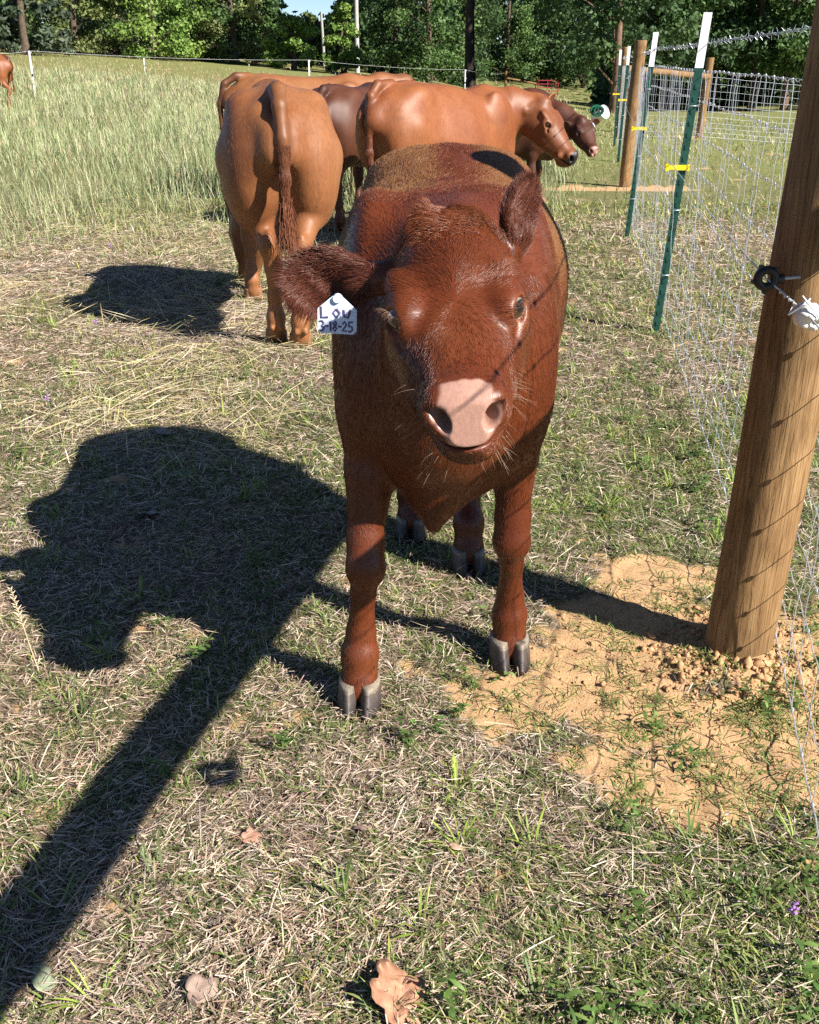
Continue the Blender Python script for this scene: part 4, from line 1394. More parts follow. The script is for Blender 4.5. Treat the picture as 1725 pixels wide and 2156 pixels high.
def cow_body(P):
    s = P['s']; vox = P.get('vox', 0.011)
    hv = P.get('head_vox', 0.0055)
    O = V3(*P['head_at']); R = rotm(*[math.radians(a) for a in P['head_rot']])
    hs = P.get('head_s', 1.2) * s
    tip = O + R @ V3(0.45, 0, -0.1) * hs
    lo = np.minimum(O, tip) - 0.19 * s; hi = np.maximum(O, tip) + 0.19 * s
    def ax(a, b, i):
        l, h = max(a, lo[i]), min(b, hi[i])
        segs = []
        if l > a: segs.append((a, l, vox))
        segs.append((l, h, hv))
        if h < b: segs.append((h, b, vox))
        return nonuni(segs)
    xe = max(0.95 * s, hi[0] + 0.05); ye = max(0.42 * s, hi[1] + 0.02); ym = min(-0.42 * s, lo[1] - 0.02)
    F = Field(ax(-1.02 * s, xe, 0), ax(ym, ye, 1), ax(-0.02, max(1.38 * s, hi[2] + 0.06), 2))
    I = np.eye(3)
    fat = P.get('fat', 1.0)
    xs = np.array([-0.765, -0.72, -0.62, -0.46, -0.25, 0.0, 0.22, 0.42, 0.58, 0.72]) * s
    top = np.array([1.10, 1.165, 1.21, 1.23, 1.205, 1.19, 1.195, 1.215, 1.15, 1.00]) * s
    top[6:9] -= np.array([0.6, 1.0, 1.0]) * P.get('drop', 0.0) * s
    bot = np.array([0.86, 0.74, 0.66, 0.60, 0.54, 0.50, 0.48, 0.47, 0.48, 0.58]) * s
    wid = np.array([0.13, 0.18, 0.235, 0.268, 0.305, 0.325, 0.300, 0.245, 0.20, 0.13]) * s * fat
    tap = np.array([-0.15, -0.22, -0.28, -0.30, -0.30, -0.28, -0.24, -0.18, -0.1, 0.0])
    F.profile((0, 0, 0), I, xs, top, bot, wid, 0.05, 2.3, tap)
    for q in (-1, 1):
        F.ell(V3(-0.46, q * 0.165, 1.13) * s, V3(0.09, 0.06, 0.05) * s, 0.09 * s)               # hook bone
        F.ell(V3(-0.715, q * 0.085, 1.06) * s, V3(0.06, 0.05, 0.06) * s, 0.08 * s)               # pin bone
        F.ell(V3(-0.56, q * 0.165, 0.86) * s, V3(0.21, 0.118, 0.29) * s, 0.09 * s, rotm(0, -0.08, 0))   # thigh
        F.ell(V3(-0.635, q * 0.120, 0.83) * s, V3(0.145, 0.10, 0.25) * s, 0.08 * s, rotm(0, 0.04, 0))
        F.ell(V3(0.42, q * 0.205, 0.88) * s, V3(0.14, 0.075, 0.27) * s, 0.08 * s, rotm(0, 0.3, 0))      # shoulder
        F.ell(V3(0.52, q * 0.14, 0.70) * s, V3(0.12, 0.08, 0.14) * s, 0.08 * s)
    # groove between the buttocks
    F.ell(V3(-0.86, 0, 0.86) * s, V3(0.09, 0.016, 0.20) * s, 0.05 * s, I, 'sub')
    F.cone(V3(0.55, 0, 0.66) * s, V3(0.66, 0, 0.54) * s, 0.11 * s, 0.06 * s, 0.08 * s)             # brisket
    # neck
    N0 = V3(0.50, 0, 0.96) * s; N1 = O + R @ V3(-0.005, 0, -0.075) * hs
    mid = (N0 + N1) / 2 + V3(0, 0, P.get('crest', 0.03) * s)
    F.cone(N0, mid, 0.215 * s, 0.150 * s, 0.09 * s, 0.62, (0, 1, 0))
    F.cone(mid, N1, 0.150 * s, 0.105 * hs, 0.07 * s, 0.78, tuple(R[:, 1]))
    F.cone(V3(0.62, 0, 0.72) * s, (mid + N1) / 2 - V3(0, 0, 0.10 * s), 0.09 * s, 0.07 * s, 0.08 * s, 0.6)
    ears = P.get('ears', {1: dict(dir=(-0.15, 1.0, -0.05), face=(0.9, 0.1, 0.1), len=0.16, wid=0.045, curl=4.0, base=(0.012, 0.095, -0.055)),
                          -1: dict(dir=(-0.15, -1.0, -0.05), face=(0.9, -0.1, 0.1), len=0.16, wid=0.045, curl=4.0, base=(0.012, -0.095, -0.055))})
    W = add_head(F, O, R, hs, ears, P.get('wide', 0.92))
    feet = P['feet']
    for q, key in ((1, 'fl'), (-1, 'fr')):
        fx, fy = feet[key]; tx, ty = 0.47 * s, q * 0.165 * s
        L = lambda t, z, dx=0: V3(tx + (fx - tx) * t + dx * s, ty + (fy - ty) * t, z * s)
        add_leg(F, [L(0, 0.72), L(0.3, 0.56), L(0.55, 0.42, 0.005), L(0.66, 0.355, 0.015), L(0.75, 0.29), L(0.9, 0.18, -0.012), L(0.97, 0.125, -0.012), L(1, 0.065, 0.0), L(1, 0.045, 0.006)],
                [0.10 * s, 0.066 * s, 0.047 * s, 0.046 * s, 0.031 * s, 0.031 * s, 0.041 * s, 0.040 * s, 0.040 * s], 0.025)
    for q, key in ((1, 'rl'), (-1, 'rr')):
        fx, fy = feet[key]; hx, hy = -0.56 * s, q * 0.165 * s
        st = V3(hx + 0.08 * s, hy, 0.74 * s); hk = V3(fx - 0.105 * s, fy * 0.85 + hy * 0.15, 0.50 * s)
        J = [V3(hx, hy, 0.90 * s), st, (st + hk) / 2 + V3(-0.02, 0, 0.01) * s, hk, V3(fx - 0.075 * s, fy, 0.40 * s), V3(fx - 0.05 * s, fy, 0.25 * s), V3(fx - 0.035 * s, fy, 0.135 * s), V3(fx - 0.008 * s, fy, 0.068 * s), V3(fx, fy, 0.046 * s)]
        add_leg(F, J, [0.14 * s, 0.105 * s, 0.066 * s, 0.046 * s, 0.040 * s, 0.032 * s, 0.043 * s, 0.041 * s, 0.041 * s], 0.028)
        F.ell(hk + V3(-0.022, 0, 0.025) * s, V3(0.030, 0.026, 0.055) * s, 0.025, rotm(0, 0.2, 0))       # point of the hock
        for e in (-1, 1):
            F.ell(V3(fx - 0.068 * s, fy + e * 0.022 * s, 0.095 * s), V3(0.018, 0.014, 0.020) * s, 0.008)   # dew claws
    # tail
    tp = [V3(*p) * s for p in P.get('tail', [(-0.60, 0, 1.205), (-0.74, 0, 1.19), (-0.825, 0.005, 1.13), (-0.85, 0.01, 0.95), (-0.85, 0.015, 0.72), (-0.845, 0.02, 0.52)])]
    add_leg(F, tp, [0.034 * s, 0.036 * s, 0.034 * s, 0.028 * s, 0.023 * s, 0.018 * s][:len(tp)], 0.02)
    v, q = keep_largest(*F.mesh('cow'))
    v = relax(v, q, 2, 0.5)
    return v, q, O, R, hs, W, tp

def herd_hide(name, base, dark, light, muzzle, rough=0.52):
    return hide_mat(name, base, dark, light, muzzle, 3.0, rough, 0.0, (9, 9, 2.2))
HIDE_TAN = herd_hide('tan_red_hide', (0.235, 0.092, 0.034), (0.175, 0.060, 0.021), (0.285, 0.125, 0.050), (0.42, 0.23, 0.18))
HIDE_RED = herd_hide('bright_red_hide', (0.225, 0.074, 0.025), (0.165, 0.048, 0.016), (0.275, 0.103, 0.037), (0.025, 0.022, 0.024))
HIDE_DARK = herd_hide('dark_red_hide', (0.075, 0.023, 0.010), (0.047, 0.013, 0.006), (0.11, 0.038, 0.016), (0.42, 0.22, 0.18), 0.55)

def make_cow(name, label, P, mat, loc, heading, cat='cow', group='cattle grazing behind the calf'):
    v, q, O, R, hs, W, tp = cow_body(P)
    s = P['s']
    nrm = vnormals(v, q)
    gz = float(ground_z(loc[0], loc[1]))
    root = empty(name, (loc[0], loc[1], gz), math.radians(heading))
    tag(root, label, cat, group)
    me = mesh_from('body', v, q)
    # masks: bare muzzle, dark tail and topline, pale inner parts
    m = np.zeros((len(v), 4), np.float32); m[:, 3] = 1
    h = (v - O) @ R / hs
    m[:, 0] = smooth01((h[:, 0] - 0.405 - 0.010 * np.abs(h[:, 1] / 0.05) ** 2) / 0.012) * smooth01((h[:, 2] + 0.13) / 0.01) * (np.abs(h[:, 1]) < 0.12)
    d = np.full(len(v), 9.0)
    for a, b in zip(tp[1:-1], tp[2:]):
        ba = b - a; t = np.clip(((v - a) @ ba) / (ba @ ba), 0, 1)
        d = np.minimum(d, np.linalg.norm(v - a - t[:, None] * ba, axis=1))
    m[:, 1] = np.maximum(P.get('tail_dark', 0.30) * smooth01((0.060 * s - d) / (0.02 * s)), 0.4 * smooth01((0.05 * s - np.abs(v[:, 1])) / (0.03 * s)) * (v[:, 2] > 1.12 * s))
    m[:, 1] = np.maximum(m[:, 1], 0.85 * smooth01((0.055 * s - np.linalg.norm((v - V3(-0.80, 0, 1.0) * s) * [0.6, 1.4, 0.6], axis=1)) / (0.03 * s)))
    m[:, 1] = np.maximum(m[:, 1], P.get('face_dark', 0.25) * smooth01((h[:, 0] + 0.02) / 0.05) * (np.abs(h[:, 1]) < 0.14) * (h[:, 2] > -0.28) * (1 - m[:, 0]))
    m[:, 2] = 0.35 * smooth01((0.62 * s - v[:, 2]) / (0.25 * s)) * (np.abs(nrm[:, 1]) < 0.8)
    a = me.color_attributes.new('hide', 'FLOAT_COLOR', 'POINT'); a.data.foreach_set('color', m.ravel())
    obj('body', me, mat, root)
    for e in (-1, 1):
        look = R @ V3(0.70, e * 0.69, 0.20)
        eye_obj(root, W((0.168, e * 0.084 * P.get('wide', 0.92), -0.034)), look, R[:, 2], 0.0215 * hs)
    hm = P['hoof']
    for k, (x, y) in P['feet'].items():
        ca, sa = math.cos(math.radians(heading)), math.sin(math.radians(heading))
        z = float(ground_z(loc[0] + ca * x - sa * y, loc[1] + sa * x + ca * y)) - gz
        obj('hoof', hm, HOOF_TAN, root, (x + 0.018, y, min(0.01, z) + 0.0))
    if P.get('coat', 0) and 'hair' not in SKIP:
        rc = np.random.default_rng(17)
        n = P['coat']
        pt, fi = sample_surface(v, q, n, lambda c: np.where(c[:, 2] < 0.06 * s, 0.0, 1.0), rc)
        nn = unit(nrm[q[fi]].mean(1))
        d = np.tile(V3(-0.8, 0, -0.6), (n, 1)); d[pt[:, 2] < 0.55 * s] = V3(0, 0, -1)
        back = pt[:, 0] < -0.7 * s; d[back] = V3(-0.1, 0, -1)
        hh = (pt - O) @ R / hs
        hm_ = (hh[:, 0] > 0) & (hh[:, 0] < 0.46) & (np.abs(hh[:, 1]) < 0.13) & (hh[:, 2] > -0.25)
        d[hm_] = R @ V3(-0.5, 0, -0.5)
        dt = np.full(n, 9.0)
        for a_, b_ in zip(tp[1:-1], tp[2:]):
            ba = b_ - a_; t_ = np.clip(((pt - a_) @ ba) / (ba @ ba), 0, 1)
            dt = np.minimum(dt, np.linalg.norm(pt - a_ - t_[:, None] * ba, axis=1))
        ok = (dt > 0.055 * s) & ~(hm_ & (hh[:, 0] > 0.40)) & ~(hm_ & (np.linalg.norm(np.abs(hh) * [1, 1, -1] - [0.184, 0.095, 0.029], axis=1) < 0.03))
        d = unit(d) + swirl(pt, 11, 61, 0.5) + rc.normal(0, 0.12, (n, 3))
        ln = 0.016 * rc.uniform(0.6, 1.3, n)
        md, tp2 = flow_hair(pt, nn, d, ln, np.clip(rc.normal(0.10, 0.05, n), 0.02, 0.4), rc, 0.0)
        hair_object('coat', pt[ok], md[ok], tp2[ok], P.get('coat_r', 0.0007), P['coat_mat'], root, 3)
        tl = np.linalg.norm(tp[2] - tp[1])
        near = np.full(len(v), 9.0)
        for a_, b_ in zip(tp[1:-1], tp[2:]):
            ba = b_ - a_; t_ = np.clip(((v - a_) @ ba) / (ba @ ba), 0, 1)
            near = np.minimum(near, np.linalg.norm(v - a_ - t_[:, None] * ba, axis=1))
        pt, fi = sample_surface(v, q, 2200, lambda c: np.where((near[q].mean(1) < 0.034 * s) & (c[:, 0] < -0.80 * s) & (c[:, 2] < 0.98 * s), 1.0, 0.0), rc)
        nn = unit(nrm[q[fi]].mean(1))
        md, tp2 = flow_hair(pt, nn, np.tile(V3(-0.15, 0, -1.0), (len(pt), 1)) + rc.normal(0, 0.10, (len(pt), 3)), rc.uniform(0.02, 0.04, len(pt)), np.clip(rc.normal(0.12, 0.05, len(pt)), 0.02, 0.4), rc, 0.1)
        hair_object('tail_hair', pt, md, tp2, 0.0006, TAIL_HAIR, root, 4)
    # tail switch
    rng = np.random.default_rng(int(abs(loc[0]) * 100))
    n = P.get('switch', 260)
    c = tp[-1]; up = tp[-2]
    t = rng.random((n, 1)) ** 0.7
    rts = c + (up - c) * t * 0.5 + rng.normal(0, 0.012, (n, 3)) * s
    ln = (0.12 + 0.12 * rng.random(n)) * s
    dirn = unit(np.stack([rng.normal(-0.02, 0.12, n), rng.normal(0.0, 0.14, n), -np.ones(n)], 1))
    tips = rts + dirn * ln[:, None]
    hair_object('tail_switch', rts, (rts + tips) / 2 + rng.normal(0, 0.012, (n, 3)), tips, 0.0016 * s, TAIL_HAIR, root, 5, 0.3)
    return root, W, R, hs

HOOF_TAN = plain('tan_hoof_horn', (0.25, 0.12, 0.065), 0.6, 0.4, 0, 0.35, 60, 0.2)
TAIL_HAIR = hair_mat('tail_hair', (0.095, 0.028, 0.011), (0.165, 0.054, 0.021), 0.35)
HOOF_BIG = hoof_mesh(1.18)
COAT_TAN = hair_mat('tan_coat_hair', (0.20, 0.074, 0.025), (0.27, 0.108, 0.040), 0.34)
COAT_RED = hair_mat('red_coat_hair', (0.19, 0.058, 0.018), (0.25, 0.083, 0.028), 0.34)

if 'herd' not in SKIP:
    # A: seen from behind, grazing
    PA = dict(s=0.985, hoof=HOOF_BIG, coat=14000, coat_r=0.00030, coat_mat=COAT_TAN, head_at=(0.96, 0.16, 0.50), head_rot=(8, -66, 0), head_s=1.12, crest=0.05, ears={1: dict(dir=(-0.7, 0.35, -0.5), face=(0.3, 0.9, 0.1), len=0.13, wid=0.04, curl=4.0, base=(0.012, 0.095, -0.06)), -1: dict(dir=(-0.7, -0.35, -0.5), face=(0.3, -0.9, 0.1), len=0.13, wid=0.04, curl=4.0, base=(0.012, -0.095, -0.06))}, fat=0.88,
              feet={'fl': (0.44, 0.16), 'fr': (0.36, -0.14), 'rl': (-0.58, 0.060), 'rr': (-0.685, -0.055)},
              tail=[(-0.60, 0, 1.205), (-0.74, 0.0, 1.195), (-0.835, 0.0, 1.135), (-0.878, -0.006, 1.0), (-0.885, -0.006, 0.84), (-0.875, 0.0, 0.66)], switch=460)
    make_cow('cow', 'tan red cow seen from behind with hanging tail, grazing left of the calf', PA, HIDE_TAN, (-0.700, 5.58), 99.0)
    # B: behind A, facing right
    PB = dict(s=0.96, hoof=HOOF_BIG, vox=0.016, head_vox=0.012, head_at=(1.02, 0.05, 1.12), head_rot=(10, -35, 0), head_s=1.15, switch=120,
              feet={'fl': (0.50, 0.17), 'fr': (0.40, -0.15), 'rl': (-0.62, 0.15), 'rr': (-0.50, -0.14)}, tail_dark=0.8,
              tail=[(-0.60, 0, 1.205), (-0.74, 0, 1.20), (-0.86, 0.0, 1.13), (-0.915, 0.0, 0.95), (-0.91, 0.0, 0.72), (-0.86, 0.0, 0.55)])
    rB = make_cow('cow', 'tan cow standing behind the cow seen from the rear, tail at far left', PB, HIDE_TAN, (-0.98, 10.65), 20.0)
    # C: right of A, rump towards the camera at an angle, head turned to the right
    PC = dict(s=0.96, hoof=HOOF_BIG, coat=12000, coat_r=0.0004, coat_mat=COAT_RED, head_vox=0.0045, drop=0.07, head_at=(0.77, -0.30, 1.02), head_rot=(-82, -42, 0), head_s=1.22, crest=0.02, wide=0.98, face_dark=0.35,
              feet={'fl': (0.42, 0.15), 'fr': (0.36, -0.14), 'rl': (-0.50, 0.10), 'rr': (-0.66, -0.10)}, tail_dark=0.35,
              tail=[(-0.60, 0, 1.205), (-0.74, 0.0, 1.195), (-0.825, -0.015, 1.12), (-0.86, -0.03, 0.95), (-0.87, -0.04, 0.75), (-0.86, -0.06, 0.56)],
              ears={1: dict(dir=(-0.25, 0.95, 0.30), face=(0.9, 0.1, 0.1), len=0.15, wid=0.046, curl=4.0, base=(0.012, 0.085, -0.04)),
                    -1: dict(dir=(-0.35, -0.75, -0.55), face=(0.5, -0.8, 0.2), len=0.13, wid=0.042, curl=4.0, base=(0.012, -0.088, -0.06))})
    rC, WC, RC, hC = make_cow('cow', 'bright red cow in side view with black nose and orange ear tag behind the calf', PC, HIDE_RED, (0.27, 8.12), 46.0)
    ORANGE = plain('orange_plastic', (0.80, 0.13, 0.03), 0.45, 0.5, 0, 0.05)
    BLUE_WHITE = plain('pale_blue_plastic', (0.62, 0.74, 0.90), 0.45, 0.5, 0, 0.05)
    e = np.asarray(WC((0.03, 0.135, -0.075)))
    ear_tag(rC, e, RC @ V3(0.2, 1, 0), RC @ V3(-0.3, 0, 1), ORANGE, 0.032, 0.042, 'orange ear tag')
    # D: dark animal in the cow's shadow, rump to the camera
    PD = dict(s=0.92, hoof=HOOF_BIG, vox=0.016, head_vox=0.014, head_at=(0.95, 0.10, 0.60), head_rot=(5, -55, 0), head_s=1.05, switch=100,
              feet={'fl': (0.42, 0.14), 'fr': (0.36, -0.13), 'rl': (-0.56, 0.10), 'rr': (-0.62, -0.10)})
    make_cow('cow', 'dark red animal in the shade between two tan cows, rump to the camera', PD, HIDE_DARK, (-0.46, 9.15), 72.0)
    # E: darker young animal beyond C looking at the camera
    PE = dict(s=0.87, hoof=HOOF_BIG, vox=0.015, head_vox=0.006, head_at=(0.86, -0.18, 0.80), head_rot=(-58, -33, 4), head_s=0.98, wide=1.0, switch=60, crest=0.0, face_dark=0.0,
              feet={'fl': (0.46, 0.14), 'fr': (0.40, -0.13), 'rl': (-0.52, 0.12), 'rr': (-0.60, -0.12)})
    rE, WE, RE, hE = make_cow('calf', 'dark red calf with blue tag and pink nose peering from behind the side-on cow', PE, HIDE_DARK, (0.80, 10.45), -12.0, 'calf')
    e = np.asarray(WE((0.02, 0.150, -0.10)))
    tE, ME = ear_tag(rE, e, RE @ V3(-0.1, 1, 0.15), RE @ V3(-0.35, 0, 1), BLUE_WHITE, 0.030, 0.040, 'pale blue ear tag')
    INK = plain('tag_ink', (0.10, 0.16, 0.42), 0.6, 0.3, 0, 0.2)
    mk = MB()
    for a, b in (((-0.012, 0.006), (0.012, 0.010)), ((-0.014, -0.006), (0.010, -0.008)), ((0.004, -0.012), (0.010, -0.026)), ((-0.012, -0.020), (-0.002, -0.024))):
        mk.tube([ME @ Vector((a[0], a[1], 0.0013)), ME @ Vector((b[0], b[1], 0.0013))], 0.0022, 5)
    mk.build('tag_marks', INK, tE)
    tg = MB()
    tp_ = [WE((0.425, -0.012, -0.125)), WE((0.452, -0.020, -0.128)), WE((0.462, -0.026, -0.112)), WE((0.458, -0.030, -0.098))]
    tg.tube(tp_, [0.014, 0.015, 0.012, 0.006], 10)
    tg.build('tongue', plain('wet_pink_tongue', (0.62, 0.28, 0.28), 0.3, 0.5, 0, 0.1), rE)
    # one more at the far left edge of the field, grazing
    PF = dict(s=0.88, hoof=HOOF_BIG, vox=0.022, head_vox=0.02, head_at=(1.0, 0.05, 0.50), head_rot=(0, -58, 0), head_s=1.15, switch=60,
              feet={'fl': (0.50, 0.17), 'fr': (0.40, -0.15), 'rl': (-0.62, 0.15), 'rr': (-0.50, -0.14)}, tail_dark=0.9)
    make_cow('cow', 'red cow cut off by the left edge of the photo, standing in tall grass', PF, HIDE_RED, (-8.68, 22.0), 176.0)
# ------------------------------------------------------------------ trees and far things
def foliage_mat(name):
    m = leaf_mat(name, 0.22, 0.55, 0.3)
    return m
def bark_mat(name, c):
    return plain(name, c, 0.9, 0.15, 0, 0.45, 6, 0.6)

def leaf_quads(C, size, rng, col, up=0.35, out=None, elong=1.6):
    """one folded diamond per leaf spray; C centres (n,3)"""
    n = len(C)
    nr = rng.normal(0, 1, (n, 3)) + np.array([0, 0, up])
    if out is not None: nr = nr + out * 0.9
    nr = unit(nr)
    a = unit(np.cross(nr, rng.normal(0, 1, (n, 3)))); b = np.cross(nr, a)
    s = size[:, None]
    V = np.stack([C - a * s * elong * 0.5, C + b * s * 0.5 - nr * s * 0.12, C + a * s * elong * 0.5 - nr * s * 0.05, C - b * s * 0.5 - nr * s * 0.12], 1)
    F = (np.arange(n)[:, None] * 4 + np.arange(4)[None, :])
    Cc = np.ones((n, 4, 4), np.float32); Cc[:, :, :3] = col[:, None, :]
    return V.reshape(-1, 3), F, Cc.reshape(-1, 4)

def leaf_mesh(name, V, F, Cc, mat):
    me = mesh_from(name, V, F.astype(np.int32), False)
    a = me.color_attributes.new('Col', 'FLOAT_COLOR', 'POINT'); a.data.foreach_set('color', np.ascontiguousarray(Cc, dtype=np.float32).ravel())
    me.materials.append(mat)
    return me

FOLIAGE = None
def tree(name, label, x, y, H, R, z0, n, cols, rng, leaf=0.15, bark=None, trunk_r=0.22, group='trees along the far edge of the field', clumps=64, conifer=False, lean=0.0, vis=7.5, squash=1.0):
    gz = float(terrain(x, y))
    root = empty(name, (x, y, gz))
    tag(root, label, 'tree', group)
    # trunk and limbs
    mb = MB()
    k = 9
    pts = [Vector((lean * t * H + 0.12 * math.sin(t * 5 + x), 0.10 * math.sin(t * 4 + y), -0.3 + t * (H * 0.92))) for t in np.linspace(0, 1, k)]
    mb.tube(pts, [trunk_r * (1.35 if i == 0 else 1) * (1 - 0.8 * i / (k - 1)) for i in range(k)], 9)
    C = []
    for c in range(clumps):
        f = (c + 0.5) / clumps
        h = z0 + (H - z0) * (f ** 1.25)
        t = (h - z0) / max(0.1, H - z0)
        if conifer: rr = R * (1 - t) ** 0.75 + 0.15
        else: rr = R * math.sqrt(max(0.05, 1 - (2 * t - 0.75) ** 2 * (0.62 if t < 0.4 else 1.0)))
        a = rng.uniform(0, 6.283); q = rr * math.sqrt(rng.uniform(0.12, 1.0))
        cc = np.array([q * math.cos(a) * squash + lean * h, q * math.sin(a), h + rng.normal(0, 0.15)])
        C.append(cc)
        if c % 3 == 0 and not conifer:
            b = Vector((lean * h * 0.9, 0, max(0.6, h - 0.35 * q - 0.4)))
            mb.tube([b, b.lerp(Vector(cc), 0.55) + Vector((0, 0, 0.12)), Vector(cc)], [trunk_r * 0.30 * (1 - 0.6 * t), trunk_r * 0.16, trunk_r * 0.05], 5, False)
    mb.build('trunk', bark, root)
    C = np.array(C)
    # leaves: small where the picture reaches, larger and fewer higher up
    n = int(n * 1.35)
    hz = C[:, 2]
    wgt = np.where(hz < vis, 1.0, 0.16)
    i = rng.choice(len(C), n, p=wgt / wgt.sum())
    cr = np.clip(R * 0.25, 0.42, 0.95) * (0.6 if conifer else 1.0)
    off = unit(rng.normal(0, 1, (n, 3))) * (rng.random((n, 1)) ** 0.42) * cr * np.array([1.15, 1.15, 0.72])
    P = C[i] + off
    P[:, 2] = np.maximum(P[:, 2], 0.15)
    sz = leaf * rng.uniform(0.55, 1.25, n) * np.where(hz[i] < vis, 1.0, 2.8)
    tone = rng.uniform(0.75, 1.3, len(C))[i][:, None] * rng.uniform(0.8, 1.2, (n, 1))
    hue = np.array(cols)[rng.integers(0, len(cols), len(C))][i] * 0.6 + np.array(cols)[rng.integers(0, len(cols), n)] * 0.4
    V, F, Cc = leaf_quads(P, sz, rng, hue * tone, 0.5, unit(off), 1.5 if not conifer else 2.6)
    obj('crown', leaf_mesh('crown', V, F, Cc, FOLIAGE), None, root)
    return root

def build_trees():
    global FOLIAGE
    FOLIAGE = foliage_mat('tree_foliage')
    rng = np.random.default_rng(23)
    BROWN = bark_mat('brown_bark', (0.10, 0.075, 0.055)); DARKB = bark_mat('dark_bark', (0.045, 0.036, 0.030)); PINEB = bark_mat('pine_bark', (0.16, 0.10, 0.07))
    mid = [(0.080, 0.145, 0.038), (0.110, 0.185, 0.048), (0.066, 0.120, 0.038)]
    lite = [(0.150, 0.240, 0.045), (0.185, 0.275, 0.055), (0.115, 0.200, 0.040)]
    olive = [(0.130, 0.165, 0.050), (0.160, 0.185, 0.062), (0.100, 0.140, 0.045)]
    blossom = [(0.085, 0.140, 0.040), (0.070, 0.120, 0.035), (0.30, 0.33, 0.20)]
    cedar = [(0.060, 0.085, 0.050), (0.075, 0.095, 0.055), (0.045, 0.070, 0.045)]
    deep = [(0.050, 0.098, 0.030), (0.070, 0.122, 0.036), (0.040, 0.078, 0.028)]
    def at(px, Y): return 0.43 * (px - 862) / 1000 * Y
    # px is only a note of which way the tree stands from the photographer
    T = [
        ('cedar_tree', 'grey green cedar at the far left edge of the tree line', -15, 62, 11, 2.6, 0.3, 5200, cedar, dict(conifer=True, leaf=0.16, clumps=90)),
        ('cedar_tree', 'grey green cedar second from the left, beside the gap in the tree line', 62, 60, 11, 2.4, 0.3, 5200, cedar, dict(conifer=True, leaf=0.16, clumps=90)),
        ('oak_tree', 'olive leaved tree just right of the gap in the left tree line', 165, 66, 12, 3.0, 0.4, 6500, olive, {}),
        ('blossoming_tree', 'tree with creamy white flower heads near the left of the tree line', 245, 68, 12, 3.2, 0.4, 6500, blossom, {}),
        ('hedge_tree', 'bright green low branching tree in the left half of the tree line', 330, 66, 11, 3.2, 0.3, 6500, lite, {}),
        ('hedge_tree', 'dark green round tree left of the middle of the tree line', 425, 70, 13, 3.6, 0.4, 7000, mid, {}),
        ('hedge_tree', 'olive green tree left of the sky gap', 492, 69, 12, 2.5, 0.4, 5600, olive, {}),
        ('hedge_tree', 'tall dark tree bordering the sky gap on its left', 535, 72, 13, 1.7, 0.4, 5600, mid, {}),
        ('vine_shrub', 'bright yellow green shrub below the sky gap', 618, 66, 2.9, 1.7, 0.2, 3600, lite, dict(clumps=26)),
        ('young_pine', 'small pale young pine under the sky gap', 655, 84, 3.3, 1.4, 0.3, 2600, olive, dict(conifer=True, leaf=0.18, clumps=40)),
        ('young_pine', 'slim young pine standing left of the utility pole', 738, 86, 7.0, 1.1, 0.3, 2600, mid, dict(conifer=True, leaf=0.18, clumps=44)),
        ('vine_shrub', 'vine covered bright green shrub beside the utility pole', 722, 68, 3.6, 1.1, 0.2, 3000, lite, dict(clumps=26)),
        ('shade_tree', 'large leafy tree right of the utility pole', 832, 76, 14, 3.2, 0.6, 7000, deep, {}),
        ('shade_tree', 'mid green tree with hanging sprays right of the picture middle', 900, 74, 14, 3.4, 0.5, 7000, mid, {}),
        ('shade_tree', 'leafy tree behind the thick dark trunk', 975, 84, 14, 3.4, 0.6, 6500, deep, {}),
        ('shade_tree', 'tree with pale grey leaves right of the thick dark trunk', 1070, 106, 15, 3.8, 0.8, 6500, mid, {}),
        ('shade_tree', 'leafy tree standing above the red gate', 1150, 110, 15, 4.0, 1.2, 6500, deep, {}),
        ('shade_tree', 'dark tree left of the far end of the net fence', 1235, 106, 15, 3.8, 1.2, 6000, deep, {}),
    ]
    for nm, lb, px, Y, H, R, z0, n, cols, kw in T:
        tree(nm, lb, at(px, Y), Y, H, R, z0, n, cols, rng, bark=BROWN, **kw)
    # thick dark trunk, nearer than the wood
    tree('dark_trunk_tree', 'tall tree with a thick dark bare trunk right of the picture middle', at(992, 60), 60, 16, 3.6, 7.0, 1800, deep, rng, bark=DARKB, trunk_r=0.30, clumps=24, leaf=0.4)
    # wood beyond the right hand pasture
    right = [(1295, 40, 'tree wrapped in brown dead vine behind the far fence end', PINEB, 0.16), (1345, 52, 'slim pine behind the wooden line post', PINEB, 0.13), (1405, 46, 'leaning pine trunk between two white topped posts', DARKB, 0.12), (1450, 55, 'pine in the dark wood left of the nearest steel post', PINEB, 0.14),
             (1505, 48, 'pine behind the far brace post', DARKB, 0.15), (1545, 58, 'slim pine right of the far brace post', PINEB, 0.12), (1590, 46, 'pine in the middle of the dark wood on the right', DARKB, 0.16), (1630, 60, 'thin pine deep in the wood on the right', PINEB, 0.12), (1668, 47, 'pale barked pine near the right edge', PINEB, 0.15), (1712, 52, 'pine at the right edge of the picture', DARKB, 0.16), (1760, 46, 'pine just beyond the right edge of the picture', DARKB, 0.16)]
    for px, Y, lb, bk, tr in right:
        tree('pine_tree', lb, at(px, Y), Y, 15, 2.9, 1.8 if Y < 50 else 0.8, 5600, deep if rng.random() < 0.6 else mid, rng, bark=bk, trunk_r=tr, leaf=0.13, clumps=60, group='trees in the wood on the right', lean=float(rng.normal(0, 0.02)), vis=5.0)
    # the mass of woodland behind: nobody could count it
    N = 100000
    px = rng.uniform(-140, 1900, N)
    right_w = smooth01((px - 1240) / 60)
    Y = (82 + 34 * rng.random(N)) * (1 - right_w) + (54 + 22 * rng.random(N)) * right_w
    Y = Y + 24 * smooth01((px - 960) / 60) * smooth01((1270 - px) / 40)
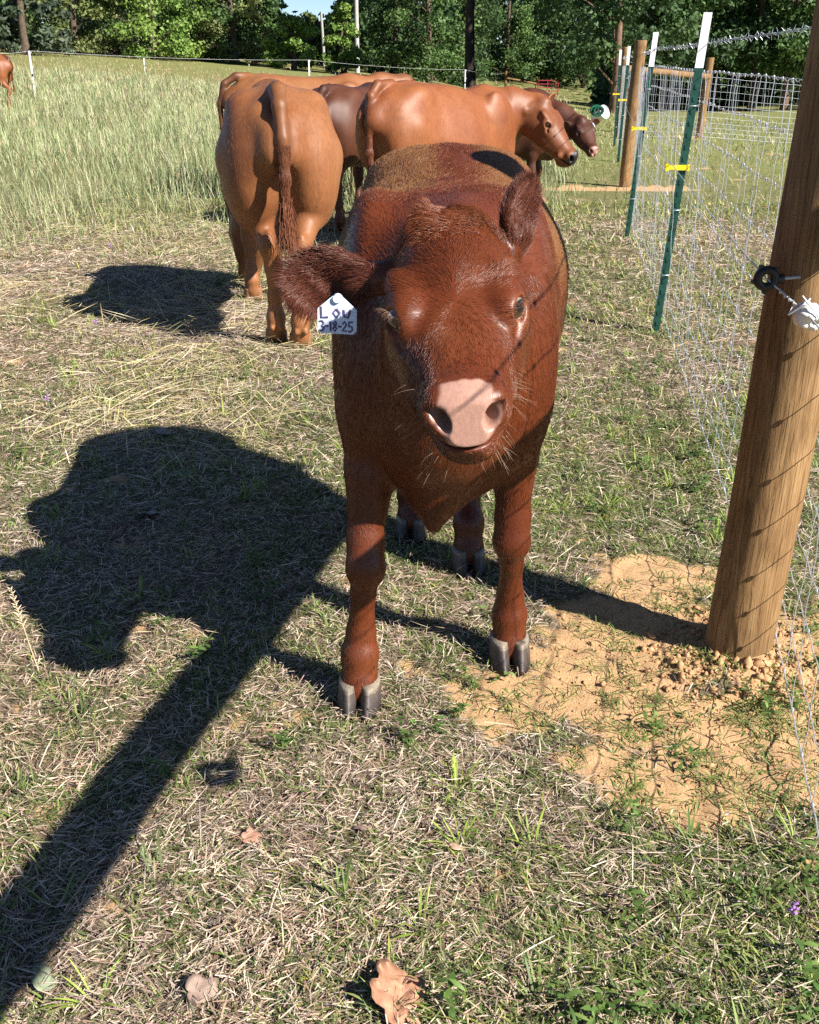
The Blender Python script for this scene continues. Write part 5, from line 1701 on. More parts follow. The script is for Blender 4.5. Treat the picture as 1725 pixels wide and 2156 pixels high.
    Hmax = np.where((px > 592) & (px < 712), 2.9, 10.0) + 1.2 * (vnoise(px * 0.02, Y * 0.1, 4) - 0.5)
    h = 0.2 + (Hmax - 0.2) * rng.random(N) ** 1.2
    gapl = (px > 92) & (px < 128) & (h < 2.6)
    X = 0.43 * (px - 862) / 1000 * Y
    base = terrain(X, Y)
    P = np.stack([X, Y, base + h], 1) + rng.normal(0, 0.3, (N, 3))
    ok = ~gapl; P, hh = P[ok], h[ok]
    cl = vnoise(P[:, 0] * 0.5, P[:, 2] * 0.7 + P[:, 1] * 0.2, 6)
    col = np.array(deep)[rng.integers(0, 3, len(P))] * (0.55 + 0.9 * cl)[:, None] * rng.uniform(0.8, 1.2, (len(P), 1))
    V, F, Cc = leaf_quads(P, rng.uniform(0.20, 0.48, len(P)), rng, col, 0.4)
    o = obj('woodland', leaf_mesh('woodland', V, F, Cc, FOLIAGE))
    tag(o, 'dense woodland filling the background behind the tree line', 'woodland', kind='stuff')
    return at

def build_far():
    rng = np.random.default_rng(29)
    at = lambda px, Y: 0.43 * (px - 862) / 1000 * Y
    # utility pole
    Y = 71; x = at(752, Y); gz = float(terrain(x, Y))
    root = empty('utility_pole', (x, Y, gz)); tag(root, 'pale grey utility pole rising in front of the tree line', 'utility pole')
    mb = MB(); mb.tube([(0, 0, -0.5), (0, 0, 5), (0, 0, 10.5)], [0.15, 0.13, 0.11], 12)
    mb.build('pole', plain('weathered_pole', (0.42, 0.40, 0.38), 0.85, 0.2, 0, 0.2, 8), root)
    mb = MB(); mb.box((-1.1, -0.16, 9.6), (1.1, -0.06, 9.72)); mb.build('cross_arm', plain('weathered_arm', (0.33, 0.30, 0.27), 0.9, 0.2), root, False)
    for dx, dy in ((-0.9, 0), (0.9, 0)):
        mb = MB(); mb.tube([(dx, -0.11, 9.72), (dx, -0.11, 9.9)], [0.04, 0.055], 8); mb.build('insulator', CERAMIC, root)
    # short broken pole among the shrubs
    Y = 72; x = at(683, Y); gz = float(terrain(x, Y))
    mb = MB(); mb.tube([(0, 0, -0.2), (-0.05, 0, 1.6), (-0.12, 0, 3.3)], [0.10, 0.09, 0.08], 9)
    o = mb.build('leaning_stub', plain('grey_stub', (0.36, 0.34, 0.32), 0.9, 0.2), None, True, (x, Y, gz)); tag(o, 'short grey leaning stub post below the sky gap', 'post')
    # step-in posts and polywire across the field
    posts = [(-60, 24.0), (64, 25.0), (303, 44.0), (650, 33.0), (651 - 0, 0), (980, 39.0)]
    W_ = plain('white_polymer', (0.80, 0.80, 0.80), 0.5, 0.5, 0, 0.05)
    names = {64: 'white step-in post at the left edge of the meadow', 303: 'tiny white post far back in the left meadow', 650: 'white step-in post above the back of the left cow', 980: 'short white post beside the thick dark trunk'}
    tops = []
    for px, Yp in posts:
        if Yp == 0: continue
        x = at(px, Yp); gz = float(terrain(x, Yp))
        h = {64: 1.12, 303: 0.62, 650: 1.06, 980: 0.95, -60: 1.12}[px]
        tops.append(Vector((x, Yp, gz + h)))
        if px == -60: continue
        root = empty('step_in_post', (x, Yp, gz)); tag(root, names[px], 'fence post', 'white step-in posts')
        mb = MB(); mb.prism([(-0.016, -0.008), (0.016, -0.008), (0.016, 0.008), (-0.016, 0.008)], -0.1, h * 0.52); mb.build('lower_shaft', W_, root, False)
        mb = MB(); mb.prism([(-0.018, -0.009), (0.018, -0.009), (0.018, 0.009), (-0.018, 0.009)], h * 0.58, h); mb.build('upper_shaft', W_, root, False)
        mb = MB(); mb.prism([(-0.013, -0.007), (0.013, -0.007), (0.013, 0.007), (-0.013, 0.007)], h * 0.52, h * 0.58); mb.build('clip_gap', BLACK, root, False)
        for z in (0.35, 0.7, 0.97):
            mb = MB(); mb.torus((0.03, 0, h * z), 0.016, 0.004, 'y', 10, 5); mb.build('wire_loop', W_, root)
    mb = MB()
    order = [tops[0], tops[1], tops[3], tops[4], Vector((at(1060, 48), 48, float(terrain(at(1060, 48), 48)) + 0.9))]
    line = []
    for a, b in zip(order[:-1], order[1:]):
        for k in range(12):
            t = k / 12; line.append(a.lerp(b, t) - Vector((0, 0, 0.5 * t * (1 - t) * 0.5)))
    line.append(order[-1])
    mb.tube(line, 0.0020, 4, False)
    o = mb.build('polywire', W_); tag(o, 'white polywire strung across the field below the tree line', 'wire')
    # far post-and-rail with the red tube gate
    Yg = 86
    def gp(px): return at(px, Yg), float(terrain(at(px, Yg), Yg))
    for px, lb in ((1066, 'small far wooden post at the left end of the rail near the red gate'), (1131, 'small far wooden post hanging the red gate')):
        x, gz = gp(px)
        mb = MB(); mb.tube([(0, 0, -0.3), (0, 0, 0.9), (0.01, 0, 1.75)], [0.10, 0.095, 0.09], 10)
        o = mb.build('gate_post', WOOD, None, True, (x, Yg, gz)); tag(o, lb, 'fence post', 'far gate posts')
    xa, za = gp(1066); xb, zb = gp(1131)
    rail('far_rail', (xa, Yg - 0.1, za + 1.25), (xb, Yg - 0.1, zb + 1.25), 0.075, 'far horizontal wooden rail left of the red gate')
    x0, z0 = gp(1134); x1, z1 = gp(1178)
    RED = plain('red_gate_paint', (0.34, 0.025, 0.035), 0.5, 0.4, 0, 0.2, 4)
    root = empty('tube_gate', (x0, Yg - 0.05, z0)); tag(root, 'small red tube gate far away behind the cows', 'gate')
    Lg = x1 - x0
    for z in (0.30, 0.52, 0.74, 0.98, 1.24, 1.50):
        mb = MB(); mb.tube([(0, 0, z), (Lg, 0, z)], 0.030, 7); mb.build('gate_bar', RED, root)
    for xx in (0.0, Lg * 0.48, Lg):
        mb = MB(); mb.tube([(xx, 0, 0.28), (xx, 0, 1.52)], 0.032, 7); mb.build('upright', RED, root)
    # white bucket with a green hose at the far fence end
    xb, yb = 3.55, 20.2
    gz = float(terrain(xb, yb))
    root = empty('bucket', (xb, yb, gz + 0.42)); root.rotation_euler = (math.radians(62), math.radians(18), 0.5)
    tag(root, 'white plastic bucket tipped on its side by the far fence end', 'bucket')
    v, f, n = [], [], 24
    for r_, z in ((0.098, -0.13), (0.102, -0.125), (0.120, 0.11), (0.127, 0.11), (0.127, 0.125), (0.116, 0.125), (0.092, -0.115)):
        for k in range(n): v.append((r_ * math.cos(2 * math.pi * k / n), r_ * math.sin(2 * math.pi * k / n), z))
    for i in range(6):
        for k in range(n): f.append((i * n + k, i * n + (k + 1) % n, (i + 1) * n + (k + 1) % n, (i + 1) * n + k))
    f.append(tuple(range(n))[::-1]); f.append(tuple(6 * n + k for k in range(n)))
    obj('shell', mesh_from('shell', v, f), plain('white_bucket', (0.80, 0.80, 0.82), 0.4, 0.5, 0, 0.05), root)
    mb = MB(); mb.tube([(0.126 * math.cos(a), 0.126 * math.sin(a), 0.116 + 0.02 * math.sin(a)) for a in np.linspace(0, math.pi, 12)], 0.004, 6); mb.build('bail', GALV, root)
    mb = MB(); pts = []
    for k in range(70):
        a = k * 0.33; rr = 0.06 + 0.03 * math.sin(a * 0.43); pts.append((rr * 1.2 * math.cos(a) + 0.03 * math.sin(a * 0.37), 0.05 * math.sin(a * 0.21), rr * math.sin(a) + 0.02 * math.sin(a * 0.17)))
    mb.tube(pts, 0.020, 8)
    o = mb.build('garden_hose', plain('green_hose', (0.008, 0.09, 0.05), 0.4, 0.5, 0, 0.15), None, True, (xb - 0.10, yb - 0.16, gz + 0.50)); tag(o, 'coiled green hose hanging over the white bucket at the fence end', 'hose')
if 'trees' not in SKIP:
    build_trees(); build_far()
# ------------------------------------------------------------------ vegetation on the ground
BLADE = leaf_mat('grass_blade', 0.28, 0.5, 0.35)
STRAW = leaf_mat('dry_straw', 0.12, 0.6, 0.35)


def palette(cols, n, rng, jit=0.22):
    c = np.array(cols)[rng.integers(0, len(cols), n)]
    return c * rng.uniform(1 - jit, 1 + jit, (n, 1)) * rng.uniform(0.95, 1.05, (n, 3))
STRAWS = [(0.58, 0.46, 0.34), (0.68, 0.57, 0.43), (0.48, 0.36, 0.26), (0.34, 0.23, 0.165), (0.64, 0.52, 0.41), (0.17, 0.105, 0.082), (0.52, 0.38, 0.31), (0.42, 0.31, 0.26)]
GREENS = [(0.145, 0.205, 0.045), (0.19, 0.26, 0.065), (0.10, 0.155, 0.045), (0.26, 0.31, 0.10), (0.17, 0.20, 0.085)]
YELLOWS = [(0.36, 0.36, 0.09), (0.42, 0.38, 0.14), (0.28, 0.32, 0.07)]
MEADOW = [(0.24, 0.29, 0.13), (0.32, 0.36, 0.18), (0.39, 0.41, 0.23), (0.18, 0.24, 0.10), (0.46, 0.43, 0.27)]
HEADS = [(0.50, 0.46, 0.27), (0.56, 0.50, 0.34), (0.42, 0.42, 0.22), (0.48, 0.36, 0.22)]

class Blades:
    """many curved ribbons gathered into one mesh"""
    def __init__(self): self.v = []; self.f = []; self.c = []; self.n = 0
    def add(self, p, az, el, L, w, bend, col, seg=2, roll=None, tip=1.12, floor=True, shape=None):
        n = len(p); az, el, L, w, bend = (np.broadcast_to(a, n) for a in (az, el, L, w, bend))
        d = np.stack([np.cos(az) * np.cos(el), np.sin(az) * np.cos(el), np.sin(el)], 1)
        sd = np.stack([-np.sin(az), np.cos(az), np.zeros(n)], 1)
        if roll is not None:
            up = np.cross(d, sd); sd = sd * np.cos(roll)[:, None] + up * np.sin(roll)[:, None]
        cur = p.astype(float).copy(); z0 = p[:, 2].copy()
        V = np.zeros((n, seg + 1, 2, 3)); Cc = np.ones((n, seg + 1, 2, 4))
        prof = shape or [0.62] + [1.0 - 0.45 * (i / seg) ** 2 for i in range(1, seg)] + [0.06]
        for i in range(seg + 1):
            ww = (w * 0.5 * prof[i])[:, None]
            V[:, i, 0] = cur - sd * ww; V[:, i, 1] = cur + sd * ww
            t = i / seg
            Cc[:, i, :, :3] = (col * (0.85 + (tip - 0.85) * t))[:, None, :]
            d = d.copy(); d[:, 2] -= bend / seg; d = unit(d)
            cur = cur + d * (L / seg)[:, None]
            if floor: cur[:, 2] = np.maximum(cur[:, 2], z0 * 0 + self.gz(cur) + 0.002)
        base = self.n + np.arange(n)[:, None] * (2 * (seg + 1))
        F = np.stack([np.stack([base[:, 0] + 2 * i, base[:, 0] + 2 * i + 1, base[:, 0] + 2 * i + 3, base[:, 0] + 2 * i + 2], 1) for i in range(seg)], 1).reshape(-1, 4)
        self.v.append(V.reshape(-1, 3)); self.c.append(Cc.reshape(-1, 4)); self.f.append(F); self.n += n * 2 * (seg + 1)
        return cur
    def gz(self, p):
        return ground_z(p[:, 0], p[:, 1])
    def build(self, name, mat, label, cat):
        me = mesh_from(name, np.concatenate(self.v), np.concatenate(self.f), True)
        a = me.color_attributes.new('Col', 'FLOAT_COLOR', 'POINT')
        a.data.foreach_set('color', np.clip(np.concatenate(self.c), 0, 1).astype(np.float32).ravel())
        o = obj(name, me, mat)
        tag(o, label, cat, kind='stuff')
        return o

def wedge(n, y0, y1, rng, spread=0.435, extra=0.30, gamma=1.0):
    """points in the wedge the photo could see; gamma 0: even per metre of depth in the picture, 1: even on the ground"""
    u = rng.random(n)
    a = gamma * 2.0
    if a == 0: y = y0 * (y1 / y0) ** u
    else: y = (y0 ** a + u * (y1 ** a - y0 ** a)) ** (1 / a)
    return rng.uniform(-1, 1, n) * (y * spread + extra), y

def clear_of_posts(x, y):
    return ((x - POST.x) ** 2 + (y - POST.y) ** 2 > 0.085 ** 2)

def tufts(cx, cy, per, R, rng):
    """blade roots around tuft centres"""
    i = np.repeat(np.arange(len(cx)), per); n = len(i)
    a = rng.uniform(0, 2 * np.pi, n); r = R * np.sqrt(rng.random(n))
    return i, cx[i] + r * np.cos(a), cy[i] + r * np.sin(a), a

def build_grass():
    rng = np.random.default_rng(11)
    P3 = lambda x, y, dz=0.0: np.stack([x, y, ground_z(x, y) + dz], 1)
    # ---- dry thatch: short broken stems lying every way
    T = Blades()
    x, y = wedge(310000, 0.9, 9.5, rng, gamma=0.24)
    g = green_mask(x, y); sd = sand_mask(x, y)
    keep = (rng.random(len(x)) < (1.05 - 0.75 * g)) & (rng.random(len(x)) > sd * 1.1) & clear_of_posts(x, y)
    x, y = x[keep], y[keep]; n = len(x)
    fy = np.clip((y - 2.0) / 6.0, 0, 1)
    lie = fbm(x * 2.2, y * 2.2, 71) * 12 + rng.normal(0, 0.9, n)
    lum = 0.78 + 0.65 * fbm(x * 7, y * 7, 77)
    warm = fbm(x * 1.7 + 3, y * 1.7, 78)[:, None]
    col = palette(STRAWS, n, rng) * lum[:, None] * (np.array([1.02, 1.0, 0.98]) + (warm - 0.5) * np.array([0.12, 0, -0.25]))
    col = np.minimum(col, np.array([0.66, 0.56, 0.44]))
    L = np.where(rng.random(n) < 0.93, rng.uniform(0.009, 0.038, n), rng.uniform(0.04, 0.10, n)) * (1 + 1.1 * fy)
    h = np.abs(rng.normal(0, 0.010, n)) + 0.001
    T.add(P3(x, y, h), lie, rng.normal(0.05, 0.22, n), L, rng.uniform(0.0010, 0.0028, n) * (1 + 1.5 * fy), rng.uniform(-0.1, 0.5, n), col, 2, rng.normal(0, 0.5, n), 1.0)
    # long pale trampled stems beside the meadow
    x, y = wedge(30000, 3.0, 11.5, rng, gamma=0.5)
    w = smooth01((0.1 - x) / 1.0) * smooth01((y - 3.0) / 1.2) * smooth01((fbm(x * 1.1, y * 1.1, 90) - 0.38) / 0.22)
    keep = rng.random(len(x)) < w
    x, y = x[keep], y[keep]; n = len(x)
    col = palette([(0.60, 0.49, 0.28), (0.52, 0.42, 0.21), (0.46, 0.41, 0.18), (0.64, 0.55, 0.36)], n, rng)
    T.add(P3(x, y, np.abs(rng.normal(0, 0.025, n)) + 0.004), fbm(x * 0.9, y * 0.9, 72) * 14 + rng.normal(0, 0.6, n), rng.normal(0.12, 0.2, n), rng.uniform(0.10, 0.32, n), rng.uniform(0.0025, 0.0050, n), rng.uniform(0, 0.5, n), col, 2, rng.normal(0, 0.5, n), 1.0)
    T.build('thatch', STRAW, 'dry straw thatch lying over the trampled pasture', 'dry grass')
    # ---- short green grass
    G = Blades()
    cx, cy = wedge(21000, 0.9, 10.5, rng, gamma=0.34)
    g = green_mask(cx, cy); sd = sand_mask(cx, cy)
    p = np.clip(g * 1.7 - 0.28, 0.05, 1.0) * np.where(sd > 0.25, 0.14, 1.0)
    keep = (rng.random(len(cx)) < p) & clear_of_posts(cx, cy) & (meadow_mask(cx, cy) < 0.6)
    cx, cy = cx[keep], cy[keep]
    per = rng.integers(6, 20, len(cx))
    tsc = rng.uniform(0.6, 1.15, len(cx)) * np.where(sand_mask(cx, cy) > 0.25, 0.8, 1.0)
    yel = rng.random(len(cx)) < 0.10
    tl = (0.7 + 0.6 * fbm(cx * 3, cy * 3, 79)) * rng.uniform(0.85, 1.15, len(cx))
    i, x, y, a = tufts(cx, cy, per, 0.030, rng); n = len(i)
    fy = np.clip((y - 2.0) / 8.0, 0, 1)
    col = np.where((rng.random(n) < 0.82)[:, None], palette(GREENS, n, rng), np.where((rng.random(n) < 0.5)[:, None], palette(YELLOWS, n, rng), palette(STRAWS, n, rng)))
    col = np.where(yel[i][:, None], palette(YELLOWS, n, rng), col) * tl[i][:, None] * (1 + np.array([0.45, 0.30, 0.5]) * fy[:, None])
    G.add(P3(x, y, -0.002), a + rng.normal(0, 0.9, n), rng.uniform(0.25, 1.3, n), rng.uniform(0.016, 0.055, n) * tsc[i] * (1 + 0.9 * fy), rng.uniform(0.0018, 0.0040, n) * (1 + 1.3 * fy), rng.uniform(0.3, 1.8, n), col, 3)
    # creeping runners with paired leaves (mostly over the clay)
    cx, cy = wedge(5200, 0.9, 4.2, rng, gamma=0.4)
    keep = (rng.random(len(cx)) < np.where(sand_mask(cx, cy) > 0.2, 0.17, 0.30) * (0.4 + green_mask(cx, cy))) & clear_of_posts(cx, cy)
    cx, cy = cx[keep], cy[keep]; n = len(cx)
    for r in range(3):
        az = rng.uniform(0, 6.28, n); px, py = cx.copy(), cy.copy()
        lum = rng.uniform(0.8, 1.2, n)[:, None]
        for k in range(5):
            G.add(P3(px, py, 0.004 + 0.006 * rng.random(n)), az, 0.15, 0.021, 0.0015, 0.2, palette([(0.24, 0.20, 0.09), (0.20, 0.24, 0.08)], n, rng), 1)
            px = px + 0.019 * np.cos(az); py = py + 0.019 * np.sin(az); az = az + rng.normal(0, 0.35, n)
            for s_ in (-1, 1):
                G.add(P3(px, py, 0.006), az + s_ * rng.uniform(0.4, 1.1, n), rng.uniform(0.15, 0.8, n), rng.uniform(0.018, 0.045, n), rng.uniform(0.0020, 0.0036, n), rng.uniform(0.2, 1.0, n), palette(GREENS, n, rng) * lum, 2)
    # a few taller single tufts standing out
    cx, cy = wedge(200, 0.95, 6.0, rng, gamma=0.5)
    keep = sand_mask(cx, cy) < 0.3; cx, cy = cx[keep], cy[keep]
    i, x, y, a = tufts(cx, cy, np.full(len(cx), 16), 0.015, rng); n = len(i)
    G.add(P3(x, y), a + rng.normal(0, 0.5, n), rng.uniform(0.5, 1.3, n), rng.uniform(0.03, 0.085, n), rng.uniform(0.0028, 0.0052, n), rng.uniform(0.3, 1.3, n), np.where((rng.random(len(cx)) < 0.4)[i][:, None], palette([(0.24, 0.34, 0.05), (0.30, 0.40, 0.07)], n, rng), palette(GREENS, n, rng)), 4)
    # pasture beyond the net on the right and mid-distance turf
    x, y = wedge(70000, 7.5, 40.0, rng, gamma=0.5)
    keep = (meadow_mask(x, y) < 0.35) & (rng.random(len(x)) < 0.9) & (sand_mask(x, y) < 0.3)
    x, y = x[keep], y[keep]; n = len(x)
    fy = np.clip((y - 7) / 25.0, 0, 1)
    col = np.where((rng.random(n) < 0.35 + 0.5 * green_mask(x, y))[:, None], palette([(0.24, 0.29, 0.10), (0.30, 0.34, 0.14), (0.19, 0.25, 0.07), (0.36, 0.36, 0.17)], n, rng), palette(STRAWS[:5], n, rng)) * (0.75 + 0.5 * fbm(x * 0.8, y * 0.8, 73))[:, None]
    G.add(P3(x, y, -0.003), rng.uniform(0, 6.28, n), rng.uniform(0.2, 1.3, n), rng.uniform(0.05, 0.14, n) * (1 + 0.5 * fy), rng.uniform(0.004, 0.009, n) * (1 + 2.5 * fy), rng.uniform(0.3, 1.5, n), col, 2, floor=False)
    G.build('short_grass', BLADE, 'short green grass growing through the dry thatch', 'grass')
    # ---- broad-leaved weeds in the near right corner and along the fence
    Wd = Blades()
    cx, cy = wedge(7000, 0.9, 9.0, rng, gamma=0.4)
    w = 0.03 + 0.75 * np.exp(-(((cx - 0.82) / 0.22) ** 2 + ((cy - 1.08) / 0.20) ** 2)) + 0.16 * np.exp(-((cx - 0.45 - 0.16 * cy) / 0.20) ** 2) + 0.8 * np.exp(-(((cx - 0.74) / 0.10) ** 2 + ((cy - 1.80) / 0.08) ** 2)) + 0.05 * smooth01((cx - 0.05) / 0.4)
    keep = (rng.random(len(cx)) < w * 0.5) & (rng.random(len(cx)) > sand_mask(cx, cy) * 0.7) & clear_of_posts(cx, cy)
    cx, cy = cx[keep], cy[keep]; n = len(cx)
    for st in range(3):
        az = rng.uniform(0, 6.28, n); el = rng.uniform(0.6, 1.35, n); sc = rng.uniform(0.4, 0.9, n)
        cur = P3(cx + rng.normal(0, 0.01, n), cy + rng.normal(0, 0.01, n))
        lum = rng.uniform(0.75, 1.2, n)[:, None]
        for k in range(5):
            nxt = cur + np.stack([np.cos(az) * np.cos(el), np.sin(az) * np.cos(el), np.sin(el)], 1) * (0.016 * sc)[:, None]
            Wd.add(cur, az, el, 0.017 * sc, 0.0018, 0.0, palette([(0.15, 0.17, 0.05)], n, rng), 1, floor=False)
            cur = nxt
            for s_ in (0, np.pi):
                Wd.add(cur, k * 1.57 + s_ + rng.normal(0, 0.35, n), rng.uniform(0.0, 0.7, n), rng.uniform(0.015, 0.034, n) * sc, rng.uniform(0.007, 0.013, n) * sc, rng.uniform(0.2, 0.9, n), palette([(0.075, 0.14, 0.03), (0.10, 0.18, 0.04), (0.15, 0.23, 0.06)], n, rng) * lum, 3, rng.normal(0, 0.3, n), 1.1, False, [0.25, 0.95, 0.85, 0.05])
    Wd.build('weeds', BLADE, 'small broad leaved weeds among the grass, thickest near lower right', 'weeds')
    # ---- tall seeding meadow grass
    Mw = Blades()
    x, y = wedge(95000, 5.5, 46.0, rng, 0.43, 0.8, gamma=0.22)
    m = meadow_mask(x, y)
    keep = rng.random(len(x)) < np.clip(m * 1.6, 0, 1)
    x, y, m = x[keep], y[keep], m[keep]; n = len(x)
    far = np.clip((y - 8) / 35, 0, 1)
    hg = (0.16 + 0.84 * m) * (0.65 + 0.7 * fbm(x * 0.45, y * 0.45, 83))
    lum = (0.78 + 0.5 * fbm(x * 0.5, y * 0.5, 84))[:, None]
    red = smooth01((fbm(x * 0.12, y * 0.35, 85) - 0.45) / 0.2) * smooth01((y - 20) / 10)
    col = palette(MEADOW, n, rng) * lum
    L = rng.uniform(0.22, 0.52, n) * hg
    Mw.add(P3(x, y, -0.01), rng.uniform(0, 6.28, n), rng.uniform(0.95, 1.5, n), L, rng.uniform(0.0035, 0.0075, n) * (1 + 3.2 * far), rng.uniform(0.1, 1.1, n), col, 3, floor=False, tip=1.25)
    x, y = wedge(30000, 6.0, 46.0, rng, 0.43, 0.8, gamma=0.22)
    m = meadow_mask(x, y); keep = rng.random(len(x)) < m * 0.9
    x, y, m = x[keep], y[keep], m[keep]; n = len(x)
    far = np.clip((y - 8) / 35, 0, 1)
    hg = (0.2 + 0.8 * m) * (0.65 + 0.7 * fbm(x * 0.45, y * 0.45, 83))
    red = (smooth01((fbm(x * 0.12, y * 0.35, 85) - 0.42) / 0.2) * smooth01((y - 18) / 10))[:, None]
    az = rng.uniform(0, 6.28, n); el = rng.uniform(1.15, 1.5, n)
    L = rng.uniform(0.34, 0.62, n) * hg
    top = Mw.add(P3(x, y, -0.01), az, el, L, rng.uniform(0.0018, 0.0030, n) * (1 + 3 * far), 0.15, palette([(0.30, 0.33, 0.14), (0.42, 0.39, 0.22), (0.36, 0.36, 0.18)], n, rng), 2, floor=False)
    hc = palette(HEADS, n, rng) * (1 - red) + palette([(0.46, 0.25, 0.16), (0.50, 0.30, 0.2)], n, rng) * red
    for k in range(2):
        Mw.add(top - [0, 0, 0.05 + 0.0 * k], az + k * 2.1 + rng.normal(0, 0.6, n), el - 0.25, rng.uniform(0.05, 0.11, n), rng.uniform(0.003, 0.006, n) * (1 + 2.2 * far), 0.4, hc * 0.9, 2, floor=False, shape=[0.4, 1.0, 0.1])
    Mw.build('meadow_grass', BLADE, 'tall pale seeding grass filling the field on the left', 'grass')

def meadow_mask(x, y):
    """tall grass left of the fence beyond the trampled strip"""
    edge = 9.2 + 1.2 * (fbm(x * 0.6, y * 0.2, 81) - 0.5) * 2 - 1.8 * smooth01((-2.2 - x) / 2.0) + 1.0 * smooth01((x - 0.5) / 2)
    m = smooth01((y - edge + 2.6) / 4.2) ** 1.6
    fx = 0.80 + 0.165 * (y - 2.06)
    m = m * smooth01((fx - 0.35 - x) / 0.7)
    m = m * (0.55 + 0.45 * smooth01((fbm(x * 0.8 + 7, y * 0.5, 82) - 0.3) / 0.3))
    m = m * smooth01((36 - 1.2 * np.clip(x + 2, -8, 8) - y) / 9)
    return np.where(x > fx + 0.2, 0.0, m)

if 'grass' not in SKIP:
    build_grass()
# ------------------------------------------------------------------ small things on the ground
def leaf_shape(rs, lobes=3, size=0.06):
    """outline of a dry lobed leaf"""
    pts = []
    n = 44
    for k in range(n):
        a = 2 * math.pi * k / n
        r = 0.52 + 0.30 * abs(math.cos(a * lobes / 2.0)) ** 0.8 + rs.uniform(-0.035, 0.035)
        r *= 1.0 + 0.25 * math.cos(a)
        pts.append((r * math.cos(a), r * math.sin(a) * 0.82))
    return [(x * size * 0.6, y * size * 0.6) for x, y in pts]

def dead_leaf(x, y, size, rz, tilt, col, label, seed, curl=1.0):
    rs = random.Random(seed)
    o = leaf_shape(rs, rs.choice([3, 5]), size)
    v, f = [], []
    rings = [0.0, 0.35, 0.7, 1.0]
    n = len(o)
    def zz(px, py):
        return curl * (6.0 / (size / 0.06)) * 0.6 * (py * py - 0.4 * px * px) + 0.05 * size * math.sin(px * 150 + seed) * math.cos(py * 130)
    for side in (0, 1):
        th = 0.0006 * (1 - 2 * side) * 0.5
        v.append((0, 0, zz(0, 0) + th))
        for r in rings[1:]:
            for px, py in o: v.append((px * r, py * r, zz(px * r, py * r) + th))
    m = 1 + 3 * n
    for side in (0, 1):
        b = side * m
        for k in range(n):
            k2 = (k + 1) % n
            q = [(b, b + 1 + k, b + 1 + k2)] + [(b + 1 + i * n + k, b + 1 + (i + 1) * n + k, b + 1 + (i + 1) * n + k2, b + 1 + i * n + k2) for i in range(2)]
            f += [t if side == 0 else t[::-1] for t in q]
    for k in range(n):
        k2 = (k + 1) % n
        f.append((1 + 2 * n + k, m + 1 + 2 * n + k, m + 1 + 2 * n + k2, 1 + 2 * n + k2))
    M = Mat('dead_leaf_%d' % seed, 0.65, 0.3)
    co = M.coord('Object')
    w = M.n('ShaderNodeTexWave', wave_type='BANDS', bands_direction='Y'); w.inputs['Scale'].default_value = 55; w.inputs['Distortion'].default_value = 6
    M.l(co, w.inputs['Vector'])
    nz = M.noise(co, 60, 5)
    c = M.ramp(nz, [(0.3, tuple(a * 0.65 for a in col)), (0.7, tuple(a * 1.2 for a in col))])
    M.color(M.mix(M.ramp(w.outputs[1], [(0.0, (0.35, 0.35, 0.35)), (0.08, (0, 0, 0))]), c, tuple(a * 1.4 for a in col)))
    root = empty('dead_leaf', (x, y, float(ground_z(x, y)) + 0.016), rz)
    root.rotation_euler = (tilt[0], tilt[1], rz)
    tag(root, label, 'leaf', 'fallen dead leaves')
    obj('blade', mesh_from('blade', v, f), M.m, root)
    mb = MB(); mb.tube([(-size * 0.34, 0, zz(-size * 0.34, 0)), (-size * 0.55, 0.004, 0.004), (-size * 0.72, 0.002, -0.006)], [0.0011, 0.0009, 0.0012], 6)
    mb.build('stalk', M.m, root)
    return root
LEAVES = [
    (-0.015, 1.075, 0.115, 1.9, (0.35, -0.25), (0.40, 0.20, 0.12), 'large curled tan dead leaf at the bottom edge of the picture', 1.6),
    (-0.290, 1.430, 0.045, 0.6, (0.5, 0.3), (0.36, 0.19, 0.13), 'small reddish brown dead leaf left of centre in the foreground', 1.8),
    (-0.085, 1.455, 0.046, 2.2, (0.2, 0.4), (0.34, 0.23, 0.19), 'greyish pink dead leaf below the near hoof', 1.0),
    (0.082, 1.405, 0.036, 0.2, (-0.2, 0.3), (0.46, 0.30, 0.20), 'small pale orange dead leaf right of centre in the foreground', 1.4),
    (-0.940, 3.640, 0.090, 0.9, (0.2, 0.2), (0.30, 0.26, 0.23), 'grey dead leaf at the top of the calf shadow', 1.2),
    (-0.800, 2.850, 0.085, 2.9, (0.3, 0.1), (0.30, 0.26, 0.24), 'grey dead leaf in the middle of the calf shadow', 1.2),
    (-0.720, 2.080, 0.050, 1.2, (0.2, 0.2), (0.24, 0.20, 0.18), 'dark grey dead leaf low in the calf shadow', 1.2),
    (-0.320, 1.100, 0.062, 0.4, (0.3, 0.2), (0.27, 0.19, 0.15), 'brown grey dead leaf left of the large leaf at the bottom', 1.2),
    (-0.560, 1.115, 0.052, 2.0, (0.5, -0.3), (0.20, 0.23, 0.15), 'greenish grey leaf at the lower left by the rail shadow', 1.0),
    (0.33, 2.72, 0.050, 0.8, (0.3, 0.2), (0.36, 0.24, 0.18), 'tan dead leaf on the grass right of the calf', 1.2)]
for i, (x, y, s, rz, tl, c, lb, cu) in enumerate(LEAVES):
    dead_leaf(x, y, s, rz, tl, c, lb, 11 + i, cu)

